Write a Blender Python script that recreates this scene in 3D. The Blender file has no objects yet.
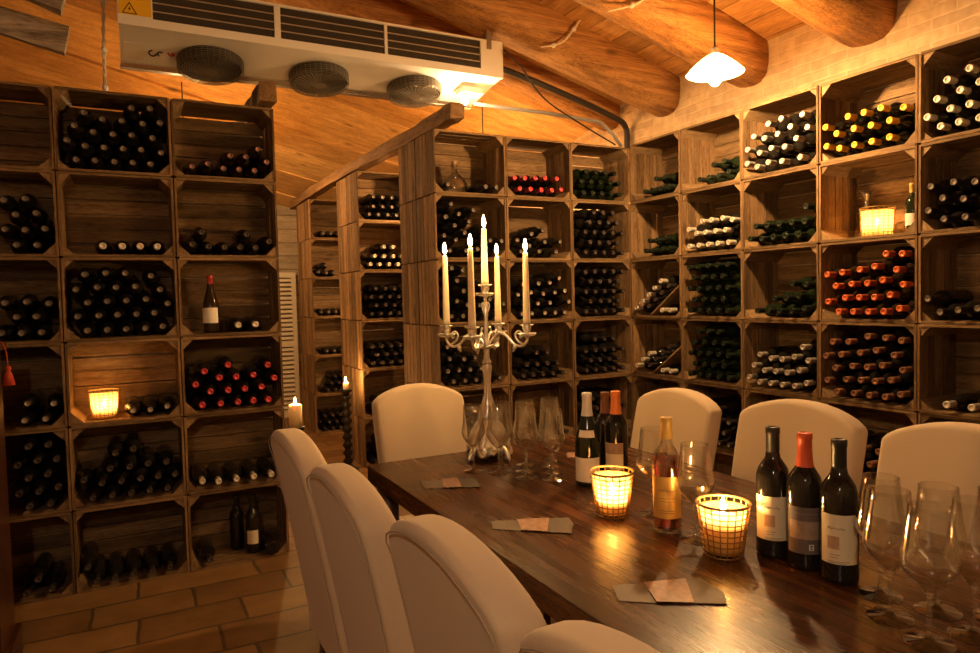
import bpy, bmesh, math, random
from mathutils import Vector, Matrix
random.seed(7)
SC = bpy.context.scene
COL = SC.collection
PI = math.pi
EXPOSURE = 1.15
H = 0.402          # crate height
W = 0.5            # crate width
DEP = 0.30         # crate depth

# ------------------------------------------------------------------ helpers
def link(o):
    COL.objects.link(o)
    return o

def me_from(bm, name, mats, smooth=False):
    m = bpy.data.meshes.new(name)
    bmesh.ops.recalc_face_normals(bm, faces=bm.faces)
    bm.to_mesh(m); bm.free()
    for x in (mats if isinstance(mats, (list, tuple)) else [mats]):
        m.materials.append(x)
    if smooth:
        for p in m.polygons:
            p.use_smooth = True
    return m

def obj(name, data, parent=None, loc=(0, 0, 0), rot=(0, 0, 0)):
    o = bpy.data.objects.new(name, data)
    link(o)
    o.location = loc
    o.rotation_euler = rot
    if parent is not None:
        o.parent = parent
    return o

def thing(name, label, cat, loc=(0, 0, 0), rotz=0, group=None):
    o = bpy.data.objects.new(name, None)
    o.empty_display_size = 0.05
    link(o)
    o.location = loc
    o.rotation_euler = (0, 0, rotz)
    tag(o, label, cat, group)
    return o

def tag(o, label, cat, group=None, kind=None):
    o['label'] = label
    o['category'] = cat
    if group:
        o['group'] = group
    if kind:
        o['kind'] = kind
    return o

def struct(o):
    o['kind'] = 'structure'
    return o

def box(bm, x0, x1, y0, y1, z0, z1, mat=0, jit=0.0):
    vs = [bm.verts.new((x + random.uniform(-jit, jit), y + random.uniform(-jit, jit), z + random.uniform(-jit, jit)))
          for x in (x0, x1) for y in (y0, y1) for z in (z0, z1)]
    for q in ((0, 1, 3, 2), (4, 6, 7, 5), (0, 4, 5, 1), (2, 3, 7, 6), (0, 2, 6, 4), (1, 5, 7, 3)):
        f = bm.faces.new([vs[i] for i in q])
        f.material_index = mat
    return vs

def quadbox(bm, pts_bottom, pts_top, mat=0):
    n = len(pts_bottom)
    a = [bm.verts.new(p) for p in pts_bottom]
    b = [bm.verts.new(p) for p in pts_top]
    bm.faces.new(a).material_index = mat
    bm.faces.new(b).material_index = mat
    for i in range(n):
        bm.faces.new((a[i], a[(i + 1) % n], b[(i + 1) % n], b[i])).material_index = mat

def lathe(bm, prof, seg=24, mat=0, cx=0, cy=0, mats=None):
    """prof: list of (r, z); r==0 closes with a pole"""
    rings = []
    for r, z in prof:
        if r <= 1e-6:
            rings.append([bm.verts.new((cx, cy, z))])
        else:
            rings.append([bm.verts.new((cx + r * math.cos(2 * PI * k / seg), cy + r * math.sin(2 * PI * k / seg), z)) for k in range(seg)])
    for i in range(len(rings) - 1):
        a, b = rings[i], rings[i + 1]
        mi = mats[i] if mats else mat
        for k in range(seg):
            k2 = (k + 1) % seg
            if len(a) == 1 and len(b) == 1:
                continue
            if len(a) == 1:
                f = bm.faces.new((a[0], b[k], b[k2]))
            elif len(b) == 1:
                f = bm.faces.new((a[k], a[k2], b[0]))
            else:
                f = bm.faces.new((a[k], a[k2], b[k2], b[k]))
            f.material_index = mi

def smooth_pts(pts, n=6):
    """Catmull-Rom through pts"""
    out = []
    P = [Vector(p) for p in pts]
    for i in range(len(P) - 1):
        p0 = P[max(i - 1, 0)]; p1 = P[i]; p2 = P[i + 1]; p3 = P[min(i + 2, len(P) - 1)]
        for k in range(n):
            t = k / n
            out.append(0.5 * ((2 * p1) + (-p0 + p2) * t + (2 * p0 - 5 * p1 + 4 * p2 - p3) * t * t + (-p0 + 3 * p1 - 3 * p2 + p3) * t ** 3))
    out.append(P[-1])
    return out

def tube(bm, pts, rad, seg=8, mat=0, cap=True, closed=False):
    P = [Vector(p) for p in pts]
    n = len(P)
    rr = rad if isinstance(rad, (list, tuple)) else [rad] * n
    rings = []
    prev = None
    for i in range(n):
        if closed:
            d = (P[(i + 1) % n] - P[i - 1])
        else:
            d = P[min(i + 1, n - 1)] - P[max(i - 1, 0)]
        d = d.normalized() if d.length > 1e-9 else Vector((0, 0, 1))
        if prev is None:
            up = Vector((0, 0, 1)) if abs(d.z) < 0.9 else Vector((1, 0, 0))
            a = d.cross(up).normalized()
        else:
            a = prev - d * prev.dot(d)
            a = a.normalized() if a.length > 1e-6 else d.orthogonal().normalized()
        prev = a
        b = d.cross(a)
        rings.append([bm.verts.new(P[i] + (a * math.cos(2 * PI * k / seg) + b * math.sin(2 * PI * k / seg)) * rr[i]) for k in range(seg)])
    m = n if closed else n - 1
    for i in range(m):
        a, b = rings[i], rings[(i + 1) % n]
        for k in range(seg):
            bm.faces.new((a[k], a[(k + 1) % seg], b[(k + 1) % seg], b[k])).material_index = mat
    if cap and not closed:
        bm.faces.new(rings[0]).material_index = mat
        bm.faces.new(rings[-1]).material_index = mat

def bevel_sharp(bm, off, seg=2, ang=0.7):
    es = [e for e in bm.edges if len(e.link_faces) == 2 and e.calc_face_angle(0) > ang]
    bmesh.ops.bevel(bm, geom=es, offset=off, segments=seg, affect='EDGES', profile=0.5, clamp_overlap=True)

def copy_tree(src, parent=None, loc=None, rotz=None):
    c = src.copy()
    link(c)
    if parent is not None:
        c.parent = parent
    if loc is not None:
        c.location = loc
    if rotz is not None:
        c.rotation_euler = (0, 0, rotz)
    for ch in src.children:
        copy_tree(ch, c)
    return c

# ------------------------------------------------------------------ materials
def new_mat(name):
    m = bpy.data.materials.new(name)
    m.use_nodes = True
    nt = m.node_tree
    for n in list(nt.nodes):
        nt.nodes.remove(n)
    out = nt.nodes.new('ShaderNodeOutputMaterial')
    return m, nt, out

def N(nt, kind, **kw):
    n = nt.nodes.new(kind)
    for k, v in kw.items():
        if k in n.inputs:
            n.inputs[k].default_value = v
        else:
            setattr(n, k, v)
    return n

def principled(name, col, rough=0.5, metal=0.0, spec=0.5, trans=0.0, ior=1.45, coat=0.0, noise=0.0, nscale=30.0, bump=0.0, sheen=0.0):
    m, nt, out = new_mat(name)
    b = N(nt, 'ShaderNodeBsdfPrincipled')
    b.inputs['Base Color'].default_value = (*col, 1)
    b.inputs['Roughness'].default_value = rough
    b.inputs['Metallic'].default_value = metal
    b.inputs['Specular IOR Level'].default_value = spec
    b.inputs['Transmission Weight'].default_value = trans
    b.inputs['IOR'].default_value = ior
    b.inputs['Coat Weight'].default_value = coat
    b.inputs['Sheen Weight'].default_value = sheen
    nt.links.new(b.outputs[0], out.inputs[0])
    if noise or bump:
        tc = N(nt, 'ShaderNodeTexCoord')
        nz = N(nt, 'ShaderNodeTexNoise', Scale=nscale, Detail=4.0)
        nt.links.new(tc.outputs['Object'], nz.inputs['Vector'])
        if noise:
            mx = N(nt, 'ShaderNodeMix', data_type='RGBA')
            mx.inputs[6].default_value = (*[c * (1 - noise) for c in col], 1)
            mx.inputs[7].default_value = (*[min(1, c * (1 + noise)) for c in col], 1)
            nt.links.new(nz.outputs['Fac'], mx.inputs[0])
            nt.links.new(mx.outputs[2], b.inputs['Base Color'])
        if bump:
            bp = N(nt, 'ShaderNodeBump', Strength=bump, Distance=0.002)
            nt.links.new(nz.outputs['Fac'], bp.inputs['Height'])
            nt.links.new(bp.outputs[0], b.inputs['Normal'])
    return m

def wood(name, c_dark, c_light, axis='X', board_axis=None, board_w=0.08, rough=0.7, spec=0.3, gscale=1.0, vary=0.35, coat=0.0, bump=0.4, knots=True, obj_random=True, rough_var=0.0, gap=0.0, stretch=.9, dist=.5):
    """procedural wood: grain along AXIS, tone varying per board along BOARD_AXIS and per object"""
    m, nt, out = new_mat(name)
    L = nt.links.new
    b = N(nt, 'ShaderNodeBsdfPrincipled')
    b.inputs['Roughness'].default_value = rough
    b.inputs['Specular IOR Level'].default_value = spec
    b.inputs['Coat Weight'].default_value = coat
    b.inputs['Coat Roughness'].default_value = 0.12
    L(b.outputs[0], out.inputs[0])
    tc = N(nt, 'ShaderNodeTexCoord')
    oi = N(nt, 'ShaderNodeObjectInfo')
    off = N(nt, 'ShaderNodeVectorMath', operation='ADD')
    L(tc.outputs['Object'], off.inputs[0])
    if obj_random:
        mul = N(nt, 'ShaderNodeMath', operation='MULTIPLY'); mul.inputs[1].default_value = 37.0
        L(oi.outputs['Random'], mul.inputs[0])
        L(mul.outputs[0], off.inputs[1])
    boardval = None
    sep = N(nt, 'ShaderNodeSeparateXYZ')
    L(tc.outputs['Object'], sep.inputs[0])
    coord = off.outputs[0]
    if board_axis:
        dv = N(nt, 'ShaderNodeMath', operation='DIVIDE'); dv.inputs[1].default_value = board_w
        L(sep.outputs[board_axis], dv.inputs[0])
        fl = N(nt, 'ShaderNodeMath', operation='FLOOR'); L(dv.outputs[0], fl.inputs[0])
        ad = N(nt, 'ShaderNodeMath', operation='ADD'); L(fl.outputs[0], ad.inputs[0])
        if obj_random:
            m2 = N(nt, 'ShaderNodeMath', operation='MULTIPLY'); m2.inputs[1].default_value = 91.0
            L(oi.outputs['Random'], m2.inputs[0]); L(m2.outputs[0], ad.inputs[1])
        else:
            ad.inputs[1].default_value = 0.37
        wn = N(nt, 'ShaderNodeTexWhiteNoise', noise_dimensions='1D')
        L(ad.outputs[0], wn.inputs['W'])
        boardval = wn.outputs['Value']
        o2 = N(nt, 'ShaderNodeVectorMath', operation='ADD')
        L(coord, o2.inputs[0])
        sc = N(nt, 'ShaderNodeVectorMath', operation='SCALE'); sc.inputs['Scale'].default_value = 13.0
        L(wn.outputs['Color'], sc.inputs[0]); L(sc.outputs[0], o2.inputs[1])
        coord = o2.outputs[0]
    s = [9.0 * gscale, 9.0 * gscale, 9.0 * gscale]
    s['XYZ'.index(axis)] = stretch * gscale
    mp = N(nt, 'ShaderNodeMapping'); mp.inputs['Scale'].default_value = s
    L(coord, mp.inputs['Vector'])
    n1 = N(nt, 'ShaderNodeTexNoise', Scale=3.2, Detail=7.0, Roughness=0.62, Distortion=dist)
    L(mp.outputs[0], n1.inputs['Vector'])
    n2 = N(nt, 'ShaderNodeTexNoise', Scale=26.0, Detail=6.0, Roughness=0.65)
    L(mp.outputs[0], n2.inputs['Vector'])
    mixn = N(nt, 'ShaderNodeMath', operation='MULTIPLY_ADD'); mixn.inputs[1].default_value = 0.5
    L(n2.outputs['Fac'], mixn.inputs[0])
    sc1 = N(nt, 'ShaderNodeMath', operation='MULTIPLY'); sc1.inputs[1].default_value = 0.5
    L(n1.outputs['Fac'], sc1.inputs[0]); L(sc1.outputs[0], mixn.inputs[2])
    ramp = N(nt, 'ShaderNodeValToRGB')
    ramp.color_ramp.elements[0].position = 0.37; ramp.color_ramp.elements[0].color = (*c_dark, 1)
    ramp.color_ramp.elements[1].position = 0.64; ramp.color_ramp.elements[1].color = (*c_light, 1)
    L(mixn.outputs[0], ramp.inputs[0])
    col = ramp.outputs[0]
    if knots:
        kmp = N(nt, 'ShaderNodeMapping')
        ks = [7.0, 7.0, 7.0]; ks['XYZ'.index(axis)] = 3.0
        kmp.inputs['Scale'].default_value = ks
        L(coord, kmp.inputs['Vector'])
        vo = N(nt, 'ShaderNodeTexVoronoi', Scale=0.8)
        L(kmp.outputs[0], vo.inputs['Vector'])
        kr = N(nt, 'ShaderNodeMapRange'); kr.inputs['From Min'].default_value = 0.05; kr.inputs['From Max'].default_value = 0.16
        kr.inputs['To Min'].default_value = 0.45; kr.inputs['To Max'].default_value = 1.0
        L(vo.outputs['Distance'], kr.inputs['Value'])
        km = N(nt, 'ShaderNodeVectorMath', operation='SCALE')
        L(col, km.inputs[0]); L(kr.outputs[0], km.inputs['Scale'])
        col = km.outputs[0]
    fac = None
    vr = N(nt, 'ShaderNodeMapRange'); vr.inputs['To Min'].default_value = 1 - vary; vr.inputs['To Max'].default_value = 1 + vary
    if boardval is not None:
        L(boardval, vr.inputs['Value'])
        vm = N(nt, 'ShaderNodeVectorMath', operation='SCALE')
        L(col, vm.inputs[0]); L(vr.outputs[0], vm.inputs['Scale']); col = vm.outputs[0]
    elif obj_random:
        L(oi.outputs['Random'], vr.inputs['Value'])
        vm = N(nt, 'ShaderNodeVectorMath', operation='SCALE')
        L(col, vm.inputs[0]); L(vr.outputs[0], vm.inputs['Scale']); col = vm.outputs[0]
    h = mixn.outputs[0]
    if gap and board_axis:
        fr = N(nt, 'ShaderNodeMath', operation='FRACT'); L(dv.outputs[0], fr.inputs[0])
        pp = N(nt, 'ShaderNodeMath', operation='PINGPONG'); pp.inputs[1].default_value = 0.5; L(fr.outputs[0], pp.inputs[0])
        gr = N(nt, 'ShaderNodeMapRange'); gr.inputs['From Min'].default_value = 0.0; gr.inputs['From Max'].default_value = gap
        L(pp.outputs[0], gr.inputs['Value'])
        gm = N(nt, 'ShaderNodeMapRange'); gm.inputs['To Min'].default_value = 0.3
        L(gr.outputs[0], gm.inputs['Value'])
        g2 = N(nt, 'ShaderNodeVectorMath', operation='SCALE')
        L(col, g2.inputs[0]); L(gm.outputs[0], g2.inputs['Scale']); col = g2.outputs[0]
        hm = N(nt, 'ShaderNodeMath', operation='MULTIPLY_ADD'); hm.inputs[1].default_value = 3.0
        L(gr.outputs[0], hm.inputs[0]); L(h, hm.inputs[2]); h = hm.outputs[0]
    L(col, b.inputs['Base Color'])
    if rough_var:
        rr = N(nt, 'ShaderNodeMapRange'); rr.inputs['To Min'].default_value = rough - rough_var; rr.inputs['To Max'].default_value = rough + rough_var
        L(n1.outputs['Fac'], rr.inputs['Value']); L(rr.outputs[0], b.inputs['Roughness'])
    bp = N(nt, 'ShaderNodeBump', Strength=bump, Distance=0.004)
    L(h, bp.inputs['Height']); L(bp.outputs[0], b.inputs['Normal'])
    return m

def emit(name, col, strength):
    m, nt, out = new_mat(name)
    e = N(nt, 'ShaderNodeEmission', Strength=strength)
    e.inputs['Color'].default_value = (*col, 1)
    nt.links.new(e.outputs[0], out.inputs[0])
    return m

def translucent(name, col, t_clear=0.3, rough=0.5, gloss=0.05):
    m, nt, out = new_mat(name)
    tr = N(nt, 'ShaderNodeBsdfTranslucent'); tr.inputs[0].default_value = (*col, 1)
    tp = N(nt, 'ShaderNodeBsdfTransparent'); tp.inputs[0].default_value = (*col, 1)
    df = N(nt, 'ShaderNodeBsdfDiffuse'); df.inputs[0].default_value = (*col, 1)
    m1 = N(nt, 'ShaderNodeMixShader'); m1.inputs[0].default_value = 0.35
    nt.links.new(tr.outputs[0], m1.inputs[1]); nt.links.new(df.outputs[0], m1.inputs[2])
    m2 = N(nt, 'ShaderNodeMixShader'); m2.inputs[0].default_value = t_clear
    nt.links.new(m1.outputs[0], m2.inputs[1]); nt.links.new(tp.outputs[0], m2.inputs[2])
    nt.links.new(m2.outputs[0], out.inputs[0])
    return m

def glass(name, col=(1, 1, 1), rough=0.0, ior=1.45):
    m, nt, out = new_mat(name)
    g = N(nt, 'ShaderNodeBsdfGlass', Roughness=rough, IOR=ior)
    g.inputs['Color'].default_value = (*col, 1)
    nt.links.new(g.outputs[0], out.inputs[0])
    return m

M = {}
M['crate_x'] = wood('crate_wood_lengthwise', (.075, .040, .018), (.30, .185, .09), 'X', 'Z', .0749, rough=.82, spec=.15, vary=.42)
M['crate_xy'] = wood('crate_wood_shelf', (.07, .038, .017), (.29, .178, .086), 'X', 'Y', .075, rough=.82, spec=.15, vary=.3)
M['crate_z'] = wood('crate_wood_upright', (.07, .036, .015), (.30, .178, .084), 'Z', 'Y', .06, rough=.82, spec=.15, vary=.42)
M['crate_y'] = wood('crate_wood_corner', (.11, .062, .028), (.34, .215, .105), 'Y', None, rough=.8, spec=.2, vary=.2, knots=False)
M['log'] = wood('log_wood', (.15, .058, .016), (.68, .36, .13), 'X', None, gscale=.9, rough=.55, spec=.3, vary=.1, bump=1.0, stretch=.32, dist=.12)
M['ceil'] = wood('ceiling_boards', (.34, .175, .05), (.76, .47, .175), 'X', None, gscale=.7, rough=.6, spec=.3, vary=.0, obj_random=False, stretch=.45, dist=.2)
M['ceil_near'] = wood('ceiling_cross_boards', (.34, .16, .05), (.70, .39, .14), 'Y', 'X', .19, gscale=.6, rough=.65, spec=.3, vary=.25, obj_random=False, gap=.03)
M['beam'] = wood('old_beam_wood', (.09, .045, .018), (.30, .17, .075), 'Y', None, gscale=.9, rough=.8, spec=.2, vary=.1)
M['greybeam'] = wood('grey_weathered_timber', (.11, .085, .065), (.52, .42, .33), 'X', None, gscale=1.0, rough=.85, spec=.15, vary=.1)
M['table'] = wood('dark_polished_oak', (.012, .0045, .0018), (.098, .035, .011), 'Y', 'X', .2, gscale=1.1, rough=.27, spec=.34, vary=.28, coat=.0, bump=.07, stretch=.4, dist=.15, knots=False, obj_random=False, rough_var=.08)
M['legwood'] = wood('dark_turned_wood', (.03, .014, .007), (.11, .055, .025), 'Z', None, rough=.4, spec=.4, vary=.1, knots=False)
M['mahogany'] = wood('dark_mahogany', (.03, .010, .005), (.12, .042, .018), 'Z', None, rough=.28, spec=.5, vary=.1, knots=False, coat=.2)
M['linen'] = principled('cream_linen', (.60, .47, .325), .9, spec=.15, noise=.05, nscale=350, bump=.25, sheen=.15)
M['seam'] = principled('linen_seam', (.42, .33, .24), .9, spec=.1)
M['bottle_dark'] = principled('dark_bottle_glass', (.012, .010, .008), .09, spec=.55)
M['bottle_green'] = principled('green_bottle_glass', (.010, .015, .006), .10, spec=.55)
M['bottle_brown'] = principled('burgundy_bottle_glass', (.022, .012, .006), .10, spec=.55)
M['silver'] = principled('polished_silver', (.96, .91, .82), .29, metal=.93, noise=.06, nscale=60, bump=.4)
M['wax'] = principled('cream_wax', (.92, .80, .55), .45, spec=.3)
_b = [n for n in M['wax'].node_tree.nodes if n.type == 'BSDF_PRINCIPLED'][0]
_b.inputs['Subsurface Weight'].default_value = .4
_b.inputs['Subsurface Radius'].default_value = (1.0, .5, .2)
_b.inputs['Subsurface Scale'].default_value = .03
M['wick'] = principled('black_wick', (.02, .015, .01), .9)
M['flame'] = emit('candle_flame', (1.0, .55, .17), 420.0)
M['flame_pot'] = emit('lantern_flame', (1.0, .54, .17), 400.0)
M['bulb'] = emit('lamp_bulb', (1.0, .60, .25), 1250.0)
M['bulb_aisle_fill'] = emit('aisle_fill_bulb', (1.0, .57, .225), 1150.0)  # bulbs of the two added lamps behind the shelves
M['bulb_near_fill'] = emit('near_fill_bulb', (1.0, .74, .48), 430.0)  # bulb of the added lamp behind the camera
M['bulb_small'] = emit('small_bulb', (1.0, .62, .28), 420.0)
M['flame_stand'] = emit('stand_flame', (1.0, .54, .17), 800.0)
M['glass'] = glass('clear_glass')
def thin_glass(name):
    # thin-walled clear glass: straight transmission plus a mirror coat that grows at grazing angles
    m, nt, out = new_mat(name)
    tp = N(nt, 'ShaderNodeBsdfTransparent'); tp.inputs[0].default_value = (.97, .97, .96, 1)
    gl = N(nt, 'ShaderNodeBsdfGlossy', Roughness=.03); gl.inputs[0].default_value = (1, 1, 1, 1)
    lw = N(nt, 'ShaderNodeLayerWeight', Blend=.5)
    pw = N(nt, 'ShaderNodeMath', operation='POWER'); pw.inputs[1].default_value = 2.1
    nt.links.new(lw.outputs['Facing'], pw.inputs[0])
    mul = N(nt, 'ShaderNodeMath', operation='MULTIPLY_ADD'); mul.inputs[1].default_value = .90; mul.inputs[2].default_value = .075
    nt.links.new(pw.outputs[0], mul.inputs[0])
    mx = N(nt, 'ShaderNodeMixShader')
    nt.links.new(mul.outputs[0], mx.inputs[0]); nt.links.new(tp.outputs[0], mx.inputs[1]); nt.links.new(gl.outputs[0], mx.inputs[2])
    nt.links.new(mx.outputs[0], out.inputs[0])
    return m
M['thin'] = thin_glass('thin_clear_glass')
def stem_glass(name):
    m = thin_glass(name)
    nt = m.node_tree
    out = [n for n in nt.nodes if n.type == 'OUTPUT_MATERIAL'][0]
    prev = out.inputs[0].links[0].from_socket
    g = N(nt, 'ShaderNodeBsdfGlass', Roughness=.0, IOR=1.5)
    for n_ in nt.nodes:
        if n_.type == 'MATH' and n_.operation == 'MULTIPLY_ADD':
            n_.inputs[1].default_value = .85; n_.inputs[2].default_value = .16
    mx = N(nt, 'ShaderNodeMixShader'); mx.inputs[0].default_value = .22
    nt.links.new(prev, mx.inputs[1]); nt.links.new(g.outputs[0], mx.inputs[2]); nt.links.new(mx.outputs[0], out.inputs[0])
    return m
M['stemglass'] = stem_glass('solid_clear_glass')
M['goldwire'] = principled('brass_wire', (.34, .19, .06), .45, metal=.6)
M['cup'] = translucent('frosted_candle_cup', (1.0, .74, .36), .22)
M['shade'] = translucent('opal_glass_shade', (.80, .70, .56), .62)
M['white_metal'] = principled('white_enamelled_steel', (.80, .76, .70), .38, spec=.5)
M['fin'] = principled('dark_coil_fins', (.10, .085, .07), .55, metal=.4)
M['finline'] = principled('coil_tube_line', (.55, .48, .40), .4, metal=.5)
M['fan'] = principled('dark_fan_guard', (.05, .045, .038), .45, metal=.3)
M['guard'] = principled('wire_fan_guard', (.20, .175, .14), .4, metal=.6)
M['alu'] = principled('aluminium_strip', (.70, .66, .62), .25, metal=.9)
M['grey_steel'] = principled('galvanised_steel', (.30, .26, .22), .45, metal=.7)
M['yellow'] = principled('yellow_sticker', (.86, .50, .02), .5)
M['black'] = principled('black_print', (.015, .012, .01), .6)
M['red_print'] = principled('red_print', (.55, .05, .03), .5)
M['white_cord'] = principled('white_cord', (.80, .72, .60), .7)
M['black_cord'] = principled('black_cable', (.02, .015, .012), .6)
M['pipe_grey'] = principled('grey_drain_pipe', (.22, .21, .20), .5)
M['iron'] = principled('black_wrought_iron', (.018, .013, .010), .45, metal=.4)
M['shutter'] = principled('pale_painted_wood', (.62, .55, .44), .6, noise=.12, nscale=25)
M['cork'] = principled('cork', (.42, .25, .12), .9, noise=.2, nscale=120)
M['paper_cream'] = principled('cream_label_paper', (.74, .62, .42), .7, noise=.05, nscale=40)
M['paper_white'] = principled('white_label_paper', (.78, .72, .62), .7, noise=.05, nscale=40)
M['paper_grey'] = principled('mauve_grey_label_paper', (.13, .095, .085), .7, noise=.08, nscale=40)
M['paper_tan'] = principled('tan_label_picture', (.33, .22, .15), .7, noise=.45, nscale=70)
M['paper_gold'] = principled('gold_label_paper', (.80, .50, .14), .35, metal=.55)
M['ink'] = principled('brown_ink', (.16, .09, .05), .8)
M['crest'] = principled('printed_vignette', (.48, .29, .17), .8, noise=.35, nscale=160)
M['rose'] = principled('amber_pink_wine_glass', (.62, .085, .015), .03, trans=1.0, ior=1.36, spec=.5)
M['leaf_grey'] = principled('grey_leaflet_panel', (.15, .11, .08), .6, noise=.15, nscale=60)
M['leaf_photo'] = principled('printed_leaflet_photo', (.34, .185, .12), .5, noise=.75, nscale=70)
M['leaf_dark'] = principled('dark_leaflet_panel', (.09, .062, .044), .6, noise=.35, nscale=90)
M['red_tassel'] = principled('red_tassel_silk', (.45, .05, .02), .8)

CAPCOL = {'grey': (.185, .15, .12), 'dim': (.065, .048, .04), 'cream': (.38, .31, .23), 'green': (.012, .016, .008), 'white': (.62, .55, .44),  # dim is the shaded capsule tone, its shade put into the colour
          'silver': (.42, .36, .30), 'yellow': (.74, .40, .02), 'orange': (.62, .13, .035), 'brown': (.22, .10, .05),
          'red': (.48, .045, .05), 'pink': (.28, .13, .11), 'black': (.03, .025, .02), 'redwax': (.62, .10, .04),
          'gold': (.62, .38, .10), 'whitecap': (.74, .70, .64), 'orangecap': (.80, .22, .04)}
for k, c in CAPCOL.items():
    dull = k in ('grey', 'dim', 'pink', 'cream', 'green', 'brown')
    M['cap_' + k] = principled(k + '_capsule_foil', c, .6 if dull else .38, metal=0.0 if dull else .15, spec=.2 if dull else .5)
M['cap_shadow'] = principled('shaded_capsule_side', (.03, .021, .018), .5, spec=.25)  # shade put into the colour of the capsule sides; end discs stay lighter

# brick wall ---------------------------------------------------------------
def brick_mat():
    m, nt, out = new_mat('pale_brick_wall')
    L = nt.links.new
    b = N(nt, 'ShaderNodeBsdfPrincipled', Roughness=.9)
    b.inputs['Specular IOR Level'].default_value = .15
    tc = N(nt, 'ShaderNodeTexCoord')
    sp = N(nt, 'ShaderNodeSeparateXYZ'); L(tc.outputs['Object'], sp.inputs[0])
    cb = N(nt, 'ShaderNodeCombineXYZ'); L(sp.outputs['Y'], cb.inputs[0]); L(sp.outputs['Z'], cb.inputs[1])
    nz0 = N(nt, 'ShaderNodeTexNoise', Scale=6.0, Detail=3.0); L(tc.outputs['Object'], nz0.inputs['Vector'])
    wob = N(nt, 'ShaderNodeVectorMath', operation='SCALE'); wob.inputs['Scale'].default_value = .03
    L(nz0.outputs['Color'], wob.inputs[0])
    ad = N(nt, 'ShaderNodeVectorMath', operation='ADD'); L(cb.outputs[0], ad.inputs[0]); L(wob.outputs[0], ad.inputs[1])
    br = N(nt, 'ShaderNodeTexBrick')
    br.inputs['Scale'].default_value = 1.0
    br.inputs['Brick Width'].default_value = .22
    br.inputs['Row Height'].default_value = .058
    br.inputs['Mortar Size'].default_value = .008
    br.inputs['Mortar Smooth'].default_value = .6
    br.inputs['Color1'].default_value = (.60, .44, .26, 1)
    br.inputs['Color2'].default_value = (.46, .33, .205, 1)
    br.inputs['Mortar'].default_value = (.60, .45, .28, 1)
    L(ad.outputs[0], br.inputs['Vector'])
    nz = N(nt, 'ShaderNodeTexNoise', Scale=18.0, Detail=6.0); L(tc.outputs['Object'], nz.inputs['Vector'])
    mx = N(nt, 'ShaderNodeMix', data_type='RGBA', blend_type='MULTIPLY'); mx.inputs[0].default_value = .5
    rp = N(nt, 'ShaderNodeValToRGB'); rp.color_ramp.elements[0].position = .3; rp.color_ramp.elements[0].color = (.62, .56, .5, 1)
    rp.color_ramp.elements[1].position = .65
    L(nz.outputs['Fac'], rp.inputs[0]); L(br.outputs['Color'], mx.inputs[6]); L(rp.outputs[0], mx.inputs[7])
    L(mx.outputs[2], b.inputs['Base Color'])
    hh = N(nt, 'ShaderNodeMath', operation='MULTIPLY_ADD'); hh.inputs[1].default_value = -.7
    L(br.outputs['Fac'], hh.inputs[0]); L(nz.outputs['Fac'], hh.inputs[2])
    bp = N(nt, 'ShaderNodeBump', Strength=.6, Distance=.008); L(hh.outputs[0], bp.inputs['Height']); L(bp.outputs[0], b.inputs['Normal'])
    L(b.outputs[0], out.inputs[0])
    return m
M['brick'] = brick_mat()

def floor_mat():
    m, nt, out = new_mat('terracotta_stone_tiles')
    L = nt.links.new
    b = N(nt, 'ShaderNodeBsdfPrincipled', Roughness=.5)
    b.inputs['Specular IOR Level'].default_value = .35
    tc = N(nt, 'ShaderNodeTexCoord')
    nz0 = N(nt, 'ShaderNodeTexNoise', Scale=3.0, Detail=3.0); L(tc.outputs['Object'], nz0.inputs['Vector'])
    wob = N(nt, 'ShaderNodeVectorMath', operation='SCALE'); wob.inputs['Scale'].default_value = .05
    L(nz0.outputs['Color'], wob.inputs[0])
    ad = N(nt, 'ShaderNodeVectorMath', operation='ADD'); L(tc.outputs['Object'], ad.inputs[0]); L(wob.outputs[0], ad.inputs[1])
    br = N(nt, 'ShaderNodeTexBrick')
    br.inputs['Scale'].default_value = 1.0
    br.inputs['Brick Width'].default_value = .42
    br.inputs['Row Height'].default_value = .24
    br.inputs['Mortar Size'].default_value = .009
    br.inputs['Mortar Smooth'].default_value = .3
    br.offset = .45; br.squash = 1.3; br.squash_frequency = 3
    br.inputs['Color1'].default_value = (.30, .165, .06, 1)
    br.inputs['Color2'].default_value = (.19, .10, .038, 1)
    br.inputs['Mortar'].default_value = (.10, .062, .03, 1)
    L(ad.outputs[0], br.inputs['Vector'])
    nz = N(nt, 'ShaderNodeTexNoise', Scale=7.0, Detail=7.0); L(tc.outputs['Object'], nz.inputs['Vector'])
    mx = N(nt, 'ShaderNodeMix', data_type='RGBA', blend_type='MULTIPLY'); mx.inputs[0].default_value = .6
    rp = N(nt, 'ShaderNodeValToRGB'); rp.color_ramp.elements[0].position = .3; rp.color_ramp.elements[0].color = (.5, .45, .4, 1)
    rp.color_ramp.elements[1].position = .65
    L(nz.outputs['Fac'], rp.inputs[0]); L(br.outputs['Color'], mx.inputs[6]); L(rp.outputs[0], mx.inputs[7])
    L(mx.outputs[2], b.inputs['Base Color'])
    hh = N(nt, 'ShaderNodeMath', operation='MULTIPLY_ADD'); hh.inputs[1].default_value = -1.0
    L(br.outputs['Fac'], hh.inputs[0]); L(nz.outputs['Fac'], hh.inputs[2])
    bp = N(nt, 'ShaderNodeBump', Strength=.5, Distance=.006); L(hh.outputs[0], bp.inputs['Height']); L(bp.outputs[0], b.inputs['Normal'])
    L(b.outputs[0], out.inputs[0])
    return m
M['floor'] = floor_mat()
M['plaster'] = principled('rough_lime_plaster', (.56, .42, .27), .92, spec=.1, noise=.18, nscale=9, bump=.4)
M['grey_boards'] = wood('grey_end_boards', (.22, .17, .12), (.48, .40, .30), 'X', 'Z', .16, rough=.85, vary=.2, obj_random=False, gap=.04)

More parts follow.
